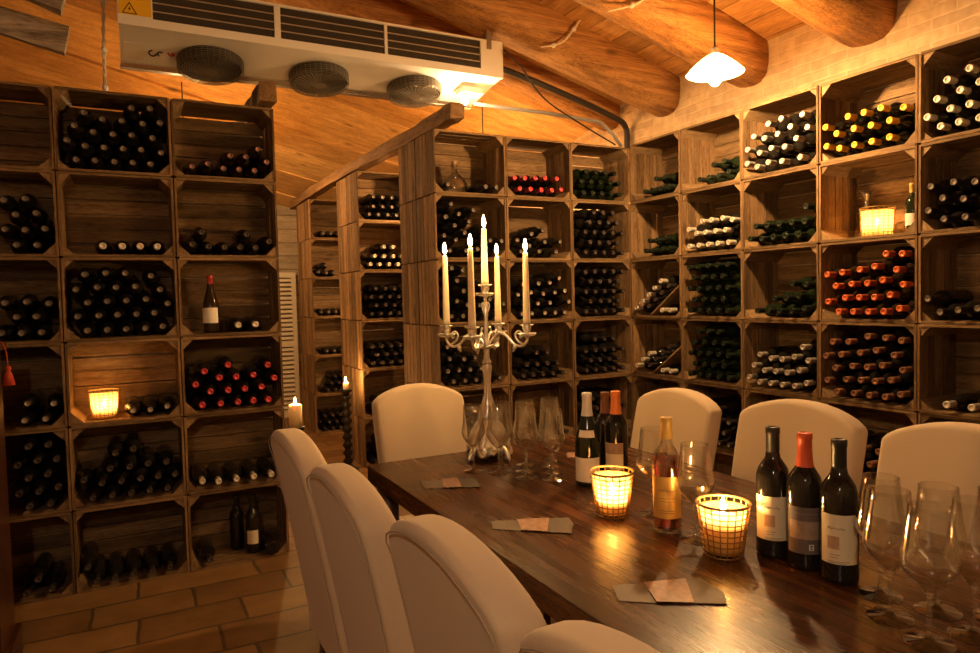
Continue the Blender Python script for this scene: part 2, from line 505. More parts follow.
# ------------------------------------------------------------------ camera
f_px, yaw, pitch, roll, cam_h = 686.18, .4811, -.0429, -.0239, 1.3726
fwd = Vector((math.sin(yaw) * math.cos(pitch), math.cos(yaw) * math.cos(pitch), math.sin(pitch)))
rgt = Vector((math.cos(yaw), -math.sin(yaw), 0))
upv = rgt.cross(fwd)
r2 = rgt * math.cos(roll) + upv * math.sin(roll)
u2 = -rgt * math.sin(roll) + upv * math.cos(roll)
cam = bpy.data.cameras.new('camera')
cam.sensor_width = 36.0
cam.lens = 36.0 * f_px / 980.0
cam.clip_start = .02
co = obj('camera', cam)
mw = Matrix((( r2.x, u2.x, -fwd.x, 0), (r2.y, u2.y, -fwd.y, 0), (r2.z, u2.z, -fwd.z, cam_h), (0, 0, 0, 1)))
co.matrix_world = mw
SC.camera = co

# ------------------------------------------------------------------ room shell
XL, XR, YN, YF = -2.3, 3.45, -1.9, 8.4
def zceil(x):
    return 2.87 + .25 * (XR - x)

def slab(name, pts_b, pts_t, mat):
    bm = bmesh.new()
    quadbox(bm, pts_b, pts_t)
    return struct(obj(name, me_from(bm, name, mat)))

bm = bmesh.new(); box(bm, XL - .2, XR + .2, YN - .2, YF + .2, -.12, 0)
struct(obj('floor', me_from(bm, 'floor', M['floor'])))
bm = bmesh.new(); box(bm, XR, XR + .2, YN, YF, 0, 3.3)
struct(obj('wall_right', me_from(bm, 'wall_right', M['brick'])))
bm = bmesh.new(); box(bm, XL - .2, XL, YN, YF, 0, 4.6)
struct(obj('wall_left', me_from(bm, 'wall_left', M['plaster'])))
bm = bmesh.new(); box(bm, XL - .2, XR + .2, YN - .2, YN, 0, 4.6)
struct(obj('wall_behind', me_from(bm, 'wall_behind', M['plaster'])))
bm = bmesh.new(); box(bm, XL - .2, XR + .2, YF, YF + .2, 0, 4.6)
struct(obj('wall_back', me_from(bm, 'wall_back', M['grey_boards'])))
bm = bmesh.new(); box(bm, XL, .70, 4.10, 4.13, 0, 2.38)  # unseen panel added to stop light leaking through the left shelf's gaps
struct(obj('light_block_panel', me_from(bm, 'light_block_panel', M['grey_boards'])))
bm = bmesh.new(); box(bm, 2.156, XR - .003, 4.17, 4.195, 0, 1.95)  # second added panel, keeps lamp light out of the lower back-shelf gaps
struct(obj('light_block_panel', me_from(bm, 'light_block_panel', M['grey_boards'])))
YK = 4.55      # beyond this the boards dip towards the back wall
dip = .19
def ceil_piece(name, y0, y1, d0, d1, mat):
    b = [(XL - .2, y0, zceil(XL - .2) - d0), (XR + .2, y0, zceil(XR + .2) - d0), (XR + .2, y1, zceil(XR + .2) - d1), (XL - .2, y1, zceil(XL - .2) - d1)]
    t = [(x, y, z + .12) for x, y, z in b]
    return slab(name, b, t, mat)
ceil_piece('ceiling', YN - .2, 4.2, 0, 0, M['ceil_near'])
bm = bmesh.new()
rb = random.Random(3)
M['ceil_b'] = [wood('ceiling_board_%d' % k, d, l, 'X', None, gscale=.7, rough=.6, spec=.3, vary=0, obj_random=False, stretch=.45, dist=.25) for k, (d, l) in enumerate((
    ((.34, .175, .05), (.76, .47, .175)), ((.27, .13, .036), (.62, .36, .125)), ((.40, .215, .066), (.84, .54, .215))))]
y = 4.2
k = 0
while y < YF + .2:
    w_ = rb.uniform(.22, .40)
    y2 = min(y + w_, YF + .2)
    o_ = rb.choice((0, .012, .024)) if k else 0
    lo = [(x, yy, zceil(x) - dip * (yy - 4.2) - o_) for x, yy in ((XL - .2, y), (XR + .2, y), (XR + .2, y2), (XL - .2, y2))]
    quadbox(bm, lo, [(a_, b_, c_ + .12 + o_) for a_, b_, c_ in lo], k % 3 if rb.random() < .7 else rb.randrange(3))
    y = y2; k += 1
struct(obj('ceiling_back', me_from(bm, 'ceiling_back', M['ceil_b'])))

# ------------------------------------------------------------------ roof logs and beams
def log_mesh(name, y, r, cz, seed, flat=.9):
    rnd = random.Random(seed)
    bm = bmesh.new()
    n, seg = 26, 18
    x0, x1 = XL + .02, XR - .004
    ph = [rnd.uniform(0, 6.28) for _ in range(4)]
    rings = []
    for i in range(n + 1):
        x = x0 + (x1 - x0) * i / n
        ring = []
        cy = y + .018 * math.sin(x * 1.3 + ph[0])
        czz = cz + .25 * (XR - x) + .012 * math.sin(x * 1.7 + ph[1])
        for k in range(seg):
            a = 2 * PI * k / seg
            c, s = math.cos(a), math.sin(a)
            # squarish hewn section
            e = (abs(c) ** 4.0 + abs(s) ** 4.0) ** (-1 / 4.0)
            rr = r * (.30 + .70 * e) * (1 + .03 * math.sin(3 * a + ph[2] + x * .8) + .02 * math.sin(x * 4 + 2 * a + ph[3])) * .97
            if i == n:
                rr *= .93
            ring.append(bm.verts.new((x, cy + rr * c, czz + rr * s)))
        rings.append(ring)
    for i in range(n):
        for k in range(seg):
            bm.faces.new((rings[i][k], rings[i][(k + 1) % seg], rings[i + 1][(k + 1) % seg], rings[i + 1][k]))
    bm.faces.new(rings[0]); bm.faces.new(rings[-1])
    return me_from(bm, name, M['log'], smooth=True)

LOGS = [(4.43, .14, 2.80, 'rough roof log behind the white cooling unit, ending at the brick wall'),
        (3.79, .165, 2.79, 'thick roof log just above the right end of the white cooling unit'),
        (3.06, .165, 2.79, 'thick roof log directly behind the lit pendant lamp'),
        (2.31, .18, 2.805, 'thick roof log at upper right above the yellow-capped bottles')]
for i, (y, r, cz, lab) in enumerate(LOGS):
    tag(obj('roof_log', log_mesh('roof_log', y, r, cz, 11 + i)), lab, 'beam', 'roof logs')

def beam_mesh(name, pts, w, h, mat, wob=.006):
    """squared timber through pts (centre line), slightly irregular"""
    bm = bmesh.new()
    P = smooth_pts(pts, 6)
    rings = []
    for i, p in enumerate(P):
        d = (P[min(i + 1, len(P) - 1)] - P[max(i - 1, 0)]).normalized()
        s = Vector((d.y, -d.x, 0)).normalized() if abs(d.z) < .95 else Vector((1, 0, 0))
        t = s.cross(d)
        j = lambda: random.uniform(-wob, wob)
        rings.append([bm.verts.new(p + s * (a * w / 2 + j()) + t * (b * h / 2 + j())) for a, b in ((-1, -1), (1, -1), (1, 1), (-1, 1))])
    for i in range(len(rings) - 1):
        for k in range(4):
            bm.faces.new((rings[i][k], rings[i][(k + 1) % 4], rings[i + 1][(k + 1) % 4], rings[i + 1][k]))
    bm.faces.new(rings[0]); bm.faces.new(rings[-1])
    bevel_sharp(bm, .006, 2)
    return me_from(bm, name, mat)

SHELF_TOP_A = 5.96 * H
SHELF_TOP_L = 5.97 * H
tag(obj('tie_beam', beam_mesh('tie_beam', [(1.70, 3.60, SHELF_TOP_A + .047), (1.70, 4.3, SHELF_TOP_A + .045), (1.69, 5.5, 2.465), (1.685, 6.7, 2.475), (1.68, 7.95, 2.46)], .085, .085, M['beam'])),
    'long squared timber lying along the tops of the crate stacks beside the aisle', 'beam')
tag(obj('tie_beam', beam_mesh('tie_beam', [(.665, 3.66, SHELF_TOP_L + .052), (.665, 4.2, SHELF_TOP_L + .05), (.665, 5.2, SHELF_TOP_L + .05)], .08, .1, M['beam'])),
    'timber end standing out over the right top corner of the left shelf', 'beam')
# weathered rafter tails at upper left
tag(obj('ceiling_beam', beam_mesh('ceiling_beam', [(-2.29, 3.3, 2.94), (-1.15, 3.3, 2.66), (-.185, 3.3, 2.452)], .05, .10, M['greybeam'])),
    'lower of the two grey weathered timber ends at upper left', 'beam', 'grey timber ends')
tag(obj('ceiling_beam', beam_mesh('ceiling_beam', [(-2.29, 3.0, 3.04), (-1.15, 3.0, 2.77), (-.17, 3.0, 2.505)], .05, .10, M['greybeam'])),
    'upper of the two grey weathered timber ends at upper left', 'beam', 'grey timber ends')

# ------------------------------------------------------------------ wooden crates
def crate_parts(seed):
    rnd = random.Random(seed)
    random.seed(seed)
    T = .0125
    out = {}
    def boards_side(sx):
        bm = bmesh.new()
        n = 5
        for i in range(n):
            y0 = i * DEP / n; y1 = (i + 1) * DEP / n - rnd.uniform(.004, .009)
            x0, x1 = (-W / 2 + .0022, -W / 2 + T) if sx < 0 else (W / 2 - T, W / 2 - .0022)
            box(bm, x0, x1, y0, y1, .002 + rnd.uniform(0, .004), H - .002 - rnd.uniform(0, .004), jit=.0007)
        return me_from(bm, 'crate_side', M['crate_z'])
    out['side_panel'] = [boards_side(-1), boards_side(1)]
    def boards_flat(z0, z1, nm):
        bm = bmesh.new()
        for i in range(4):
            y0 = i * DEP / 4; y1 = (i + 1) * DEP / 4 - rnd.uniform(.004, .007)
            box(bm, -W / 2 + T, W / 2 - T, y0, y1, z0, z1, jit=.0007)
        return me_from(bm, nm, M['crate_xy'])
    out['bottom_panel'] = boards_flat(.001, .001 + T, 'crate_bottom')
    out['top_panel'] = boards_flat(H - .001 - T, H - .001, 'crate_top')
    bm = bmesh.new()
    n = 5
    hh = (H - 2 * T - .004) / n
    for i in range(n):
        z0 = T + .002 + i * hh
        box(bm, -W / 2 + T, W / 2 - T, DEP - .013, DEP - .003, z0, z0 + hh - rnd.choice([.003, .004, .005, .006, .008]), jit=.0007)
    out['back_panel'] = me_from(bm, 'crate_back', M['crate_x'])
    posts = []
    for sx in (-1, 1):
        for sz in (0, 1):
            bm = bmesh.new()
            q = rnd.uniform(.04, .056)
            cx = sx * (W / 2 - T); cz = T if sz == 0 else H - T
            dx = -sx * q; dz = q if sz == 0 else -q
            y0 = .004 + rnd.uniform(0, .006)
            tri = [(cx, cz), (cx + dx, cz), (cx, cz + dz)]
            quadbox(bm, [(a, y0, b) for a, b in tri], [(a, DEP - .016, b) for a, b in tri])
            posts.append(me_from(bm, 'crate_corner', M['crate_y']))
    out['corner_post'] = posts
    return out

CRATE_VARIANTS = [crate_parts(s) for s in (21, 34, 55, 89)]
random.seed(99)
ORD = ['first', 'second', 'third', 'fourth', 'fifth', 'sixth', 'seventh', 'eighth']
ROWS = ['topmost', 'second from top', 'third from top', 'fourth from top', 'fifth from top', 'floor-level']

CELL = {}   # (shelf, col, row) -> (origin, rotz)
def make_crate(key, loc, rotz, label, group, zs=1.0):
    v = random.choice(CRATE_VARIANTS)
    jd = random.uniform(-.004, .003) if abs(rotz) < 3 else 0.0
    t = thing('wooden_crate', label, 'crate', (loc[0] + jd * abs(math.sin(rotz)) , loc[1] + jd * abs(math.cos(rotz)), loc[2]), rotz, group)
    if zs != 1.0:
        t.scale = (1, 1, zs)
    for nm in ('bottom_panel', 'top_panel', 'back_panel'):
        obj(nm, v[nm], t)
    for m in v['side_panel']:
        obj('side_panel', m, t)
    for m in v['corner_post']:
        obj('corner_post', m, t)
    CELL[key] = (Vector(loc), rotz, t)
    return t

LX0, LY = -.7864, 3.788
AX0, AY = 1.651, 3.8525
RX, RY0 = 3.146, 3.8525
LCOL = ['left column', 'middle column', 'right column']
HOLD = {('L', 0, 0): 'empty', ('L', 1, 3): 'holding a glowing wire lantern', ('L', 2, 2): 'with one bottle standing up', ('L', 1, 0): 'full of dark bottles',
        ('L', 2, 3): 'full of red-capped bottles', ('L', 1, 1): 'holding few white-capped bottles', ('R', 3, 0): 'full of yellow-capped bottles',
        ('R', 3, 1): 'holding lantern and decanter', ('R', 3, 2): 'full of orange-capped bottles', ('R', 3, 3): 'full of brown-capped bottles',
        ('A', 1, 0): 'holding red-capped bottles', ('A', 0, 0): 'holding a glass demijohn', ('R', 2, 0): 'full of silver-capped bottles'}
for c in range(3):
    for r in range(6):
        h = HOLD.get(('L', c, r), '')
        make_crate(('L', c, r), (LX0 + W * (c + .5), LY, (5 - r) * H), 0, 'wooden crate, left shelf, %s, %s%s' % (LCOL[c], ROWS[r], ', ' + h if h else ''), 'crates of the left shelf', .97 if r == 0 else 1.0)
        h = HOLD.get(('A', c, r), '')
        make_crate(('A', c, r), (AX0 + W * (c + .5), AY, (5 - r) * H), 0, 'wooden crate, shelf behind candelabra, %s, %s%s' % (LCOL[c], ROWS[r], ', ' + h if h else ''), 'crates of the back shelf', .96 if r == 0 else 1.0)
for c in range(5):
    for r in range(6):
        h = HOLD.get(('R', c, r), '')
        make_crate(('R', c, r), (RX, RY0 - W * (c + .5), (5 - r) * H), -PI / 2, 'wooden crate, right wall, %s column from corner, %s%s' % (ORD[c], ROWS[r], ', ' + h if h else ''), 'crates along the brick wall')
for nm, y, nmx in (('B', 5.4, 'middle aisle stack'), ('C', 7.05, 'farthest aisle stack')):
    for r in range(6):
        make_crate((nm, 0, r), (1.64 + .25, y, (5 - r) * H), 0, 'wooden crate facing the room in %s, %s' % (nmx, ROWS[r]), 'crates of the aisle stacks')
for nm, y, nmx in (('Ab', AY + .602, 'back shelf'), ('Bb', 6.002, 'middle aisle stack'), ('Cb', 7.652, 'farthest aisle stack')):
    for r in range(6):
        x = AX0 if nm == 'Ab' else 1.64
        make_crate((nm, 0, r), (x + .25, y, (5 - r) * H), PI, 'wooden crate turned to the rear, behind end of %s, %s' % (nmx, ROWS[r]), 'rear crates of the aisle stacks', .96 if (nm == 'Ab' and r == 0) else 1.0)

# diagonal dividers in two corner crates
for r in (2, 3):
    o, rz, t = CELL['R', 0, r]
    bm = bmesh.new()
    # board from lower left-middle to the right wall
    a = Vector((-.05, 0, .0185)); b = Vector((.232, 0, .2157))
    d = (b - a).normalized(); nrm = Vector((-d.z, 0, d.x)) * .005
    quadbox(bm, [tuple(p + Vector((0, .006, 0))) for p in (a - nrm, b - nrm, b + nrm, a + nrm)], [tuple(p + Vector((0, .28, 0))) for p in (a - nrm, b - nrm, b + nrm, a + nrm)])
    obj('diagonal_divider', me_from(bm, 'diagonal_divider', M['crate_y']), t)

# ------------------------------------------------------------------ bottles
def bordeaux(seg=20):
    return [(0, .004), (.012, .004), (.030, 0), (.0365, .004), (.0375, .012), (.0375, .175), (.0365, .190), (.032, .204), (.024, .217), (.0175, .227), (.0150, .240), (.0142, .262), (.0142, .285)], seg
def burgundy(seg=20):
    return [(0, .004), (.012, .004), (.033, 0), (.0405, .005), (.0410, .014), (.0410, .125), (.0395, .145), (.035, .168), (.028, .192), (.0205, .215), (.0160, .237), (.0145, .262), (.0145, .285)], seg
CAP_PROF = [(.0146, .228), (.0150, .229), (.0150, .283), (.0160, .284), (.0160, .296), (.0152, .2985), (.0098, .2990), (.0092, .2975), (0, .2975)]
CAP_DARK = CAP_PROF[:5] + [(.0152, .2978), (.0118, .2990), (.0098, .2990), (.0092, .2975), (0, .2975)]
NECKGRIP = {}
def bottle_mesh(kind, mat):
    k = (kind, mat)
    if k not in NECKGRIP:
        bm = bmesh.new()
        prof, seg = bordeaux() if kind == 'bx' else burgundy()
        lathe(bm, prof, seg)
        NECKGRIP[k] = me_from(bm, 'bottle_body', M[mat], smooth=True)
    return NECKGRIP[k]
CAPM = {}
def capsule_mesh(col, side=True):
    if col not in CAPM:
        bm = bmesh.new()
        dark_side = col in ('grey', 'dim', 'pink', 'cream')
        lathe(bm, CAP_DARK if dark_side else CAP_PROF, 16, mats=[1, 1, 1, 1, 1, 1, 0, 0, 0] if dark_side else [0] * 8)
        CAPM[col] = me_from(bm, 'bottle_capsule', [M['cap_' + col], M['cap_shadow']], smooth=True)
    return CAPM[col]

COLWORD = {'grey': 'dark bottle with grey cap end', 'dim': 'dark bottle in shade', 'cream': 'dark bottle with cream cap end', 'white': 'dark bottle with white cap',
           'silver': 'dark bottle with silver-white capsule', 'yellow': 'dark bottle with yellow capsule', 'orange': 'dark bottle with orange capsule',
           'brown': 'dark bottle with brown capsule', 'green': 'green bottle', 'red': 'dark bottle with red capsule', 'pink': 'dark bottle with dull pink cap'}

CAPS = {
 ('L',0,1): ('grey', [(47,254),(128,264),(88,190),(167,199),(45,123),(122,121),(198,129),(87,53),(164,53)]),
 ('L',0,2): ('grey', [(30,192),(113,195),(198,185),(71,127),(147,127),(11,56),(88,53),(164,53)]),
 ('L',0,3): ('cream', [(96,130),(198,121),(164,53),(83,53)]),
 ('L',0,4): ('dim', [(89,331),(167,332),(121,262),(198,261),(44,250),(160,195),(84,185),(198,128),(45,119),(122,119),(83,53),(164,53)]),
 ('L',0,5): ('dim', [(52,53),(153,53),(101,111)]),
 ('L',1,0): ('grey', [(-123,275),(-49,252),(33,250),(76,315),(157,321),(-165,211),(-89,187),(-8,183),(72,185),(122,244),(198,256),(162,179),(-198,141),(-125,119),(-47,118),(33,118),(111,119),(198,111),(-164,53),(-87,53),(-6,53),(72,53),(149,53)]),
 ('L',1,1): ('white', [(11,53),(88,53),(164,53),(-71,53)]),
 ('L',1,2): ('grey', [(-152,319),(-66,325),(17,324),(128,310),(-191,248),(-104,258),(-25,256),(58,259),(166,243),(-146,185),(-65,190),(17,191),(102,196),(198,173),(-189,121),(-103,122),(-24,124),(58,124),(136,128),(-153,53),(-70,53),(10,53),(94,54),(171,60)]),
 ('L',1,3): ('cream', [(24,56),(100,53),(176,64)]),
 ('L',1,4): ('dim', [(-197,143),(-123,119),(-41,118),(43,120),(121,120),(198,119),(-86,186),(-2,184),(79,188),(161,186),(-60,258),(16,270),(-164,53),(-82,54),(0,53),(81,53),(160,53)]),
 ('L',1,5): ('dim', [(-164,53),(-87,53),(-6,54),(77,54),(157,53),(-198,124)]),
 ('L',2,0): ('pink', [(-164,53),(-90,72),(-16,53),(60,53),(137,53),(198,99),(19,120),(96,120),(158,164)]),
 ('L',2,1): ('dim', [(-178,66),(-102,55),(-26,53),(51,53),(127,53),(196,85),(-132,127),(84,121)]),
 ('L',2,2): ('white', [(27,53),(114,53)]),
 ('L',2,3): ('red', [(-145,224),(-31,250),(167,237),(-189,159),(-75,187),(7,184),(93,189),(198,166),(-121,119),(-36,119),(48,119),(132,123),(-162,53),(-74,53),(11,53),(88,53),(164,53)]),
 ('L',2,4): ('white', [(-176,64),(-99,53),(-12,53),(75,54),(164,53)]),
 ('A',0,0): ('grey', [(-163,53),(93,53),(171,60)]),
 ('A',0,1): ('grey', [(-147,336),(-185,257),(-99,277),(-198,144),(-128,206),(-61,164),(1,304),(-30,234),(195,117),(77,188),(-164,53),(-123,119),(-53,53),(114,120),(25,65),(151,54)]),
 ('A',0,2): ('grey', [(-198,285),(-122,271),(-192,197),(-80,207),(-125,146),(-198,121),(-53,121),(-87,53),(-163,53),(-10,53),(32,116),(78,53),(5,187),(102,152),(198,120),(162,53),(-28,263),(65,235),(-157,349),(-82,336)]),
 ('A',0,3): ('grey', [(-198,269),(-122,255),(-182,194),(-86,187),(-8,192),(-198,119),(-121,120),(-45,120),(32,123),(-160,53),(-84,53),(-7,53),(164,53),(69,53)]),
 ('A',1,0): ('red', [(-198,119),(-121,123),(-44,126),(33,130),(122,132),(-160,53),(-81,53),(1,53),(81,54),(157,62)]),
 ('A',1,1): ('grey', [(6,192),(138,121),(-84,166),(19,116),(-189,125),(-98,90),(-164,53),(-25,54),(104,53)]),
 ('A',1,2): ('cream', [(122,280),(-151,243),(-34,247),(50,251),(169,196),(-194,176),(-94,189),(1,179),(91,185),(198,122),(-43,116),(49,119),(-137,124),(-164,53),(11,53),(-88,53),(88,53),(164,53)]),
 ('R',1,1): ('white', [(-42,198),(35,197),(121,199),(-158,159),(-88,128),(-12,128),(68,128),(145,127),(198,182),(-155,53),(-73,53),(3,53),(80,53),(164,53)]),
 ('R',2,0): ('silver', [(-42,271),(42,279),(171,271),(99,225),(198,199),(-147,225),(-70,199),(18,203),(135,156),(-187,160),(-107,127),(-25,137),(62,127),(158,53),(-195,83),(-125,53),(-49,64),(46,53)]),
 ('R',2,3): ('silver', [(-112,209),(-37,192),(39,192),(113,209),(167,265),(-155,145),(-82,122),(-6,122),(71,122),(145,140),(198,195),(-187,75),(-114,53),(-38,53),(39,53),(115,53),(188,76)]),
 ('R',3,0): ('yellow', [(-195,174),(-75,199),(10,197),(94,198),(198,175),(-132,128),(-39,132),(45,129),(134,131),(-189,77),(-116,53),(-40,55),(48,53),(136,54)]),
 ('R',3,2): ('orange', [(-189,239),(-103,246),(-11,257),(65,268),(118,323),(195,319),(-141,180),(-53,188),(27,190),(105,202),(166,248),(198,179),(-184,102),(-92,121),(-15,122),(61,122),(137,132),(-125,53),(-47,53),(29,53),(106,54),(181,69)]),
 ('R',3,3): ('brown', [(-156,302),(-70,306),(29,336),(115,332),(190,323),(-196,229),(-111,240),(-9,256),(69,271),(158,254),(-146,170),(-50,187),(27,188),(102,202),(198,188),(-189,105),(-86,117),(-10,121),(66,123),(142,136),(-132,53),(-44,53),(36,53),(112,53),(186,74)]),
 ('R',4,0): ('white', [(-26,265),(-114,243),(-63,186),(-157,173),(-103,119),(-27,119),(-198,105),(-142,53),(-65,53),(12,199),(12,53),(49,131),(89,66),(89,196)]),
 ('R',4,1): ('grey', [(-87,207),(-2,195),(-182,202),(-131,145),(-45,129),(-192,98),(-126,54),(-37,53),(48,132),(45,53)]),
 ('R',4,2): ('grey', [(-191,112),(-141,53),(-65,63),(11,70)]),
 ('R',4,3): ('white', [(-111,53),(-12,53)]),
}


def hexrow(layers, n0, jitter=.0012, start=0.0, pitch=.0785):
    out = []
    z = 15 + 37.5
    for i, n in enumerate(layers):
        w = (n - 1) * pitch * 1000
        for k in range(n):
            x = -w / 2 + k * pitch * 1000 + start * 1000 + random.uniform(-jitter, jitter) * 1000
            out.append((max(-196, min(196, x)), z + random.uniform(-1, 1)))
        z += 68
    return out

R_B = .0376
def settle(P, zs=1.0, it=260):
    """let bottles (circles) rest on the crate floor, on each other and clear of the corner posts; metres in, metres out"""
    P = [list(p) for p in P]
    xm = .2352 - R_B; z0 = .0150 + R_B; z1 = (H - .0150) * zs - R_B; q = .0592
    for k in range(it):
        for i in range(len(P)):
            for j in range(i):
                a, b = P[i], P[j]; dx = a[0] - b[0]; dz = a[1] - b[1]; d = (dx * dx + dz * dz) ** .5
                if d < .0764:
                    if d < 1e-6: dx, dz, d = .01, .01, .01414
                    m = (.0766 - d) / 2 * .8
                    a[0] += dx / d * m; a[1] += dz / d * m; b[0] -= dx / d * m; b[1] -= dz / d * m
        for p in P:
            if k < it - 90 and p[1] > z0 + .002 and not any(o is not p and o[1] < p[1] and ((o[0] - p[0]) ** 2 + (o[1] - p[1]) ** 2) ** .5 < .079 for o in P):
                p[1] -= .004
            p[0] = min(max(p[0], -xm), xm); p[1] = min(max(p[1], z0), z1)
            for s in (-1, 1):
                for top in (0, 1):
                    ex = .2375 - s * p[0]; ez = (p[1] - .0135) if not top else ((H - .0135) * zs - p[1])
                    lack = q + R_B * 1.4143 - ex - ez
                    if lack > 0:
                        if top == 0 and p[1] <= z0 + 1e-4:
                            p[0] -= s * lack
                        else:
                            p[0] -= s * lack / 2; p[1] += (1 if not top else -1) * lack / 2
    def fits(p):
        return abs(p[0]) <= xm + .0004 and z0 - .0004 <= p[1] <= z1 + .0004 and all(
            .2375 - s * p[0] + (((H - .0135) * zs - p[1]) if top else (p[1] - .0135)) > q + R_B * 1.4143 - .0007 for s in (-1, 1) for top in (0, 1))
    out = []
    for p in P:
        if fits(p) and all(((p[0] - o[0]) ** 2 + (p[1] - o[1]) ** 2) ** .5 > .0751 for o in out):
            out.append(p)
    return out

random.seed(4)
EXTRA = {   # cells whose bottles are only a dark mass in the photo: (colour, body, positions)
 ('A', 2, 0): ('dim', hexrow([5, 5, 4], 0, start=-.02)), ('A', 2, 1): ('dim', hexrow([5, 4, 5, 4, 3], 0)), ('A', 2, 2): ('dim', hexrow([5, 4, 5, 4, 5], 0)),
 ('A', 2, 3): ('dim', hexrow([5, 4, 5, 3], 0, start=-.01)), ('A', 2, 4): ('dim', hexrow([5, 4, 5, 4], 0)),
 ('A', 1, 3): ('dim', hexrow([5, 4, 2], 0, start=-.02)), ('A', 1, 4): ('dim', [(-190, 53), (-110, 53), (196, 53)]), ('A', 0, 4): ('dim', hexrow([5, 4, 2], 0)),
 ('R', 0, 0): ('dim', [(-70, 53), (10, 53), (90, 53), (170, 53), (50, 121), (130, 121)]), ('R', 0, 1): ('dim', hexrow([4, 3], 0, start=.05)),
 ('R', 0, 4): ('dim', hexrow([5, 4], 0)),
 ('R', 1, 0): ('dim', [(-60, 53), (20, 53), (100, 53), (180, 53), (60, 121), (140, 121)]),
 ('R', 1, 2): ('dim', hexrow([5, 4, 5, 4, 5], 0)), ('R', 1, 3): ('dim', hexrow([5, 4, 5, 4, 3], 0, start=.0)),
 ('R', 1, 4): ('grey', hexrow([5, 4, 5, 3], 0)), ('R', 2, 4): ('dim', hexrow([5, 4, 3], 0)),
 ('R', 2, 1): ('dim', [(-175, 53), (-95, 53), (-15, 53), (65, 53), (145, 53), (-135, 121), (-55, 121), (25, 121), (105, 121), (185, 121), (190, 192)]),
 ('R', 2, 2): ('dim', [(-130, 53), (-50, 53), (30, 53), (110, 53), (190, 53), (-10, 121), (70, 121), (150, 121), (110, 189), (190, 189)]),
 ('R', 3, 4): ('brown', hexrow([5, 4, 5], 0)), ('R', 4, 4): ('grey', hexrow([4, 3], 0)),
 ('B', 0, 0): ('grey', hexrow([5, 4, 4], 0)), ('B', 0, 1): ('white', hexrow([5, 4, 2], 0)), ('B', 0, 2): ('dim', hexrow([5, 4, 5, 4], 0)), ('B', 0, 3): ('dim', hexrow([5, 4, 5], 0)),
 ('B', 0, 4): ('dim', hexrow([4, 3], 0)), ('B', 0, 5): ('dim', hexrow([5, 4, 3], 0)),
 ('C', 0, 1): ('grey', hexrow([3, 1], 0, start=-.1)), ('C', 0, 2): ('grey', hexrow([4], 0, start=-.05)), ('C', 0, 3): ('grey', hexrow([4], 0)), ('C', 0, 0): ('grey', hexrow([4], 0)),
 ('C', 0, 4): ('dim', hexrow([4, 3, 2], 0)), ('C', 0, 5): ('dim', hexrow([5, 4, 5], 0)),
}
GREENCELLS = {('R', 0, 0), ('R', 0, 1), ('R', 1, 2), ('R', 1, 3), ('R', 2, 1), ('R', 2, 2), ('R', 1, 0), ('A', 2, 0)}

def lay_matrix(key, x, z, tip=.012, tilt=0.0, spin=0.0):
    """bottle axis (+Z local) points out of the crate opening (local -Y of the crate)"""
    o, rz, t = CELL[key]
    tz = t.scale[2]
    m = Matrix.Translation(o + Vector((0, 0, (z / 1000.0) * (1.0 if tz == 1 else 1.0)))) @ Matrix.Rotation(rz, 4, 'Z')
    m = m @ Matrix.Translation((x / 1000.0, .2795 - tip, 0)) @ Matrix.Rotation(PI / 2 + tilt, 4, 'X') @ Matrix.Rotation(spin, 4, 'Z')
    return m

SHELFW = {'L': 'left shelf', 'A': 'back shelf', 'R': 'right wall'}
LAYW = ['bottom layer', 'second layer', 'third layer', 'fourth layer', 'fifth layer', 'sixth layer']
COLW = {'L': ['left column', 'middle column', 'right column'], 'A': ['left column', 'middle column', 'right column'],
        'R': ['corner column', 'second column', 'third column', 'fourth column', 'fifth column']}
ROWW = ['top row', 'second row', 'third row', 'fourth row', 'fifth row', 'floor row']
BODY_BY = {'orange': 'bottle_brown', 'pink': 'bottle_brown', 'yellow': 'bottle_dark', 'white': 'bottle_dark'}
CAPS['A', 0, 0] = ('grey', [(-166, 52), (92, 52), (168, 52)])
INDIVIDUAL = [k for k in CAPS if k[0] in 'LR'] + [('R', 2, 1), ('A', 1, 0)]
ALL = dict(CAPS)
for k_, (c_, ps_) in EXTRA.items():
    S_ = settle([(a / 1000, b / 1000) for a, b in ps_], CELL[k_][2].scale[2])
    ALL[k_] = (c_, [(a * 1000, b * 1000) for a, b in S_])
mass = []           # (matrix, kind, body material, cap colour)
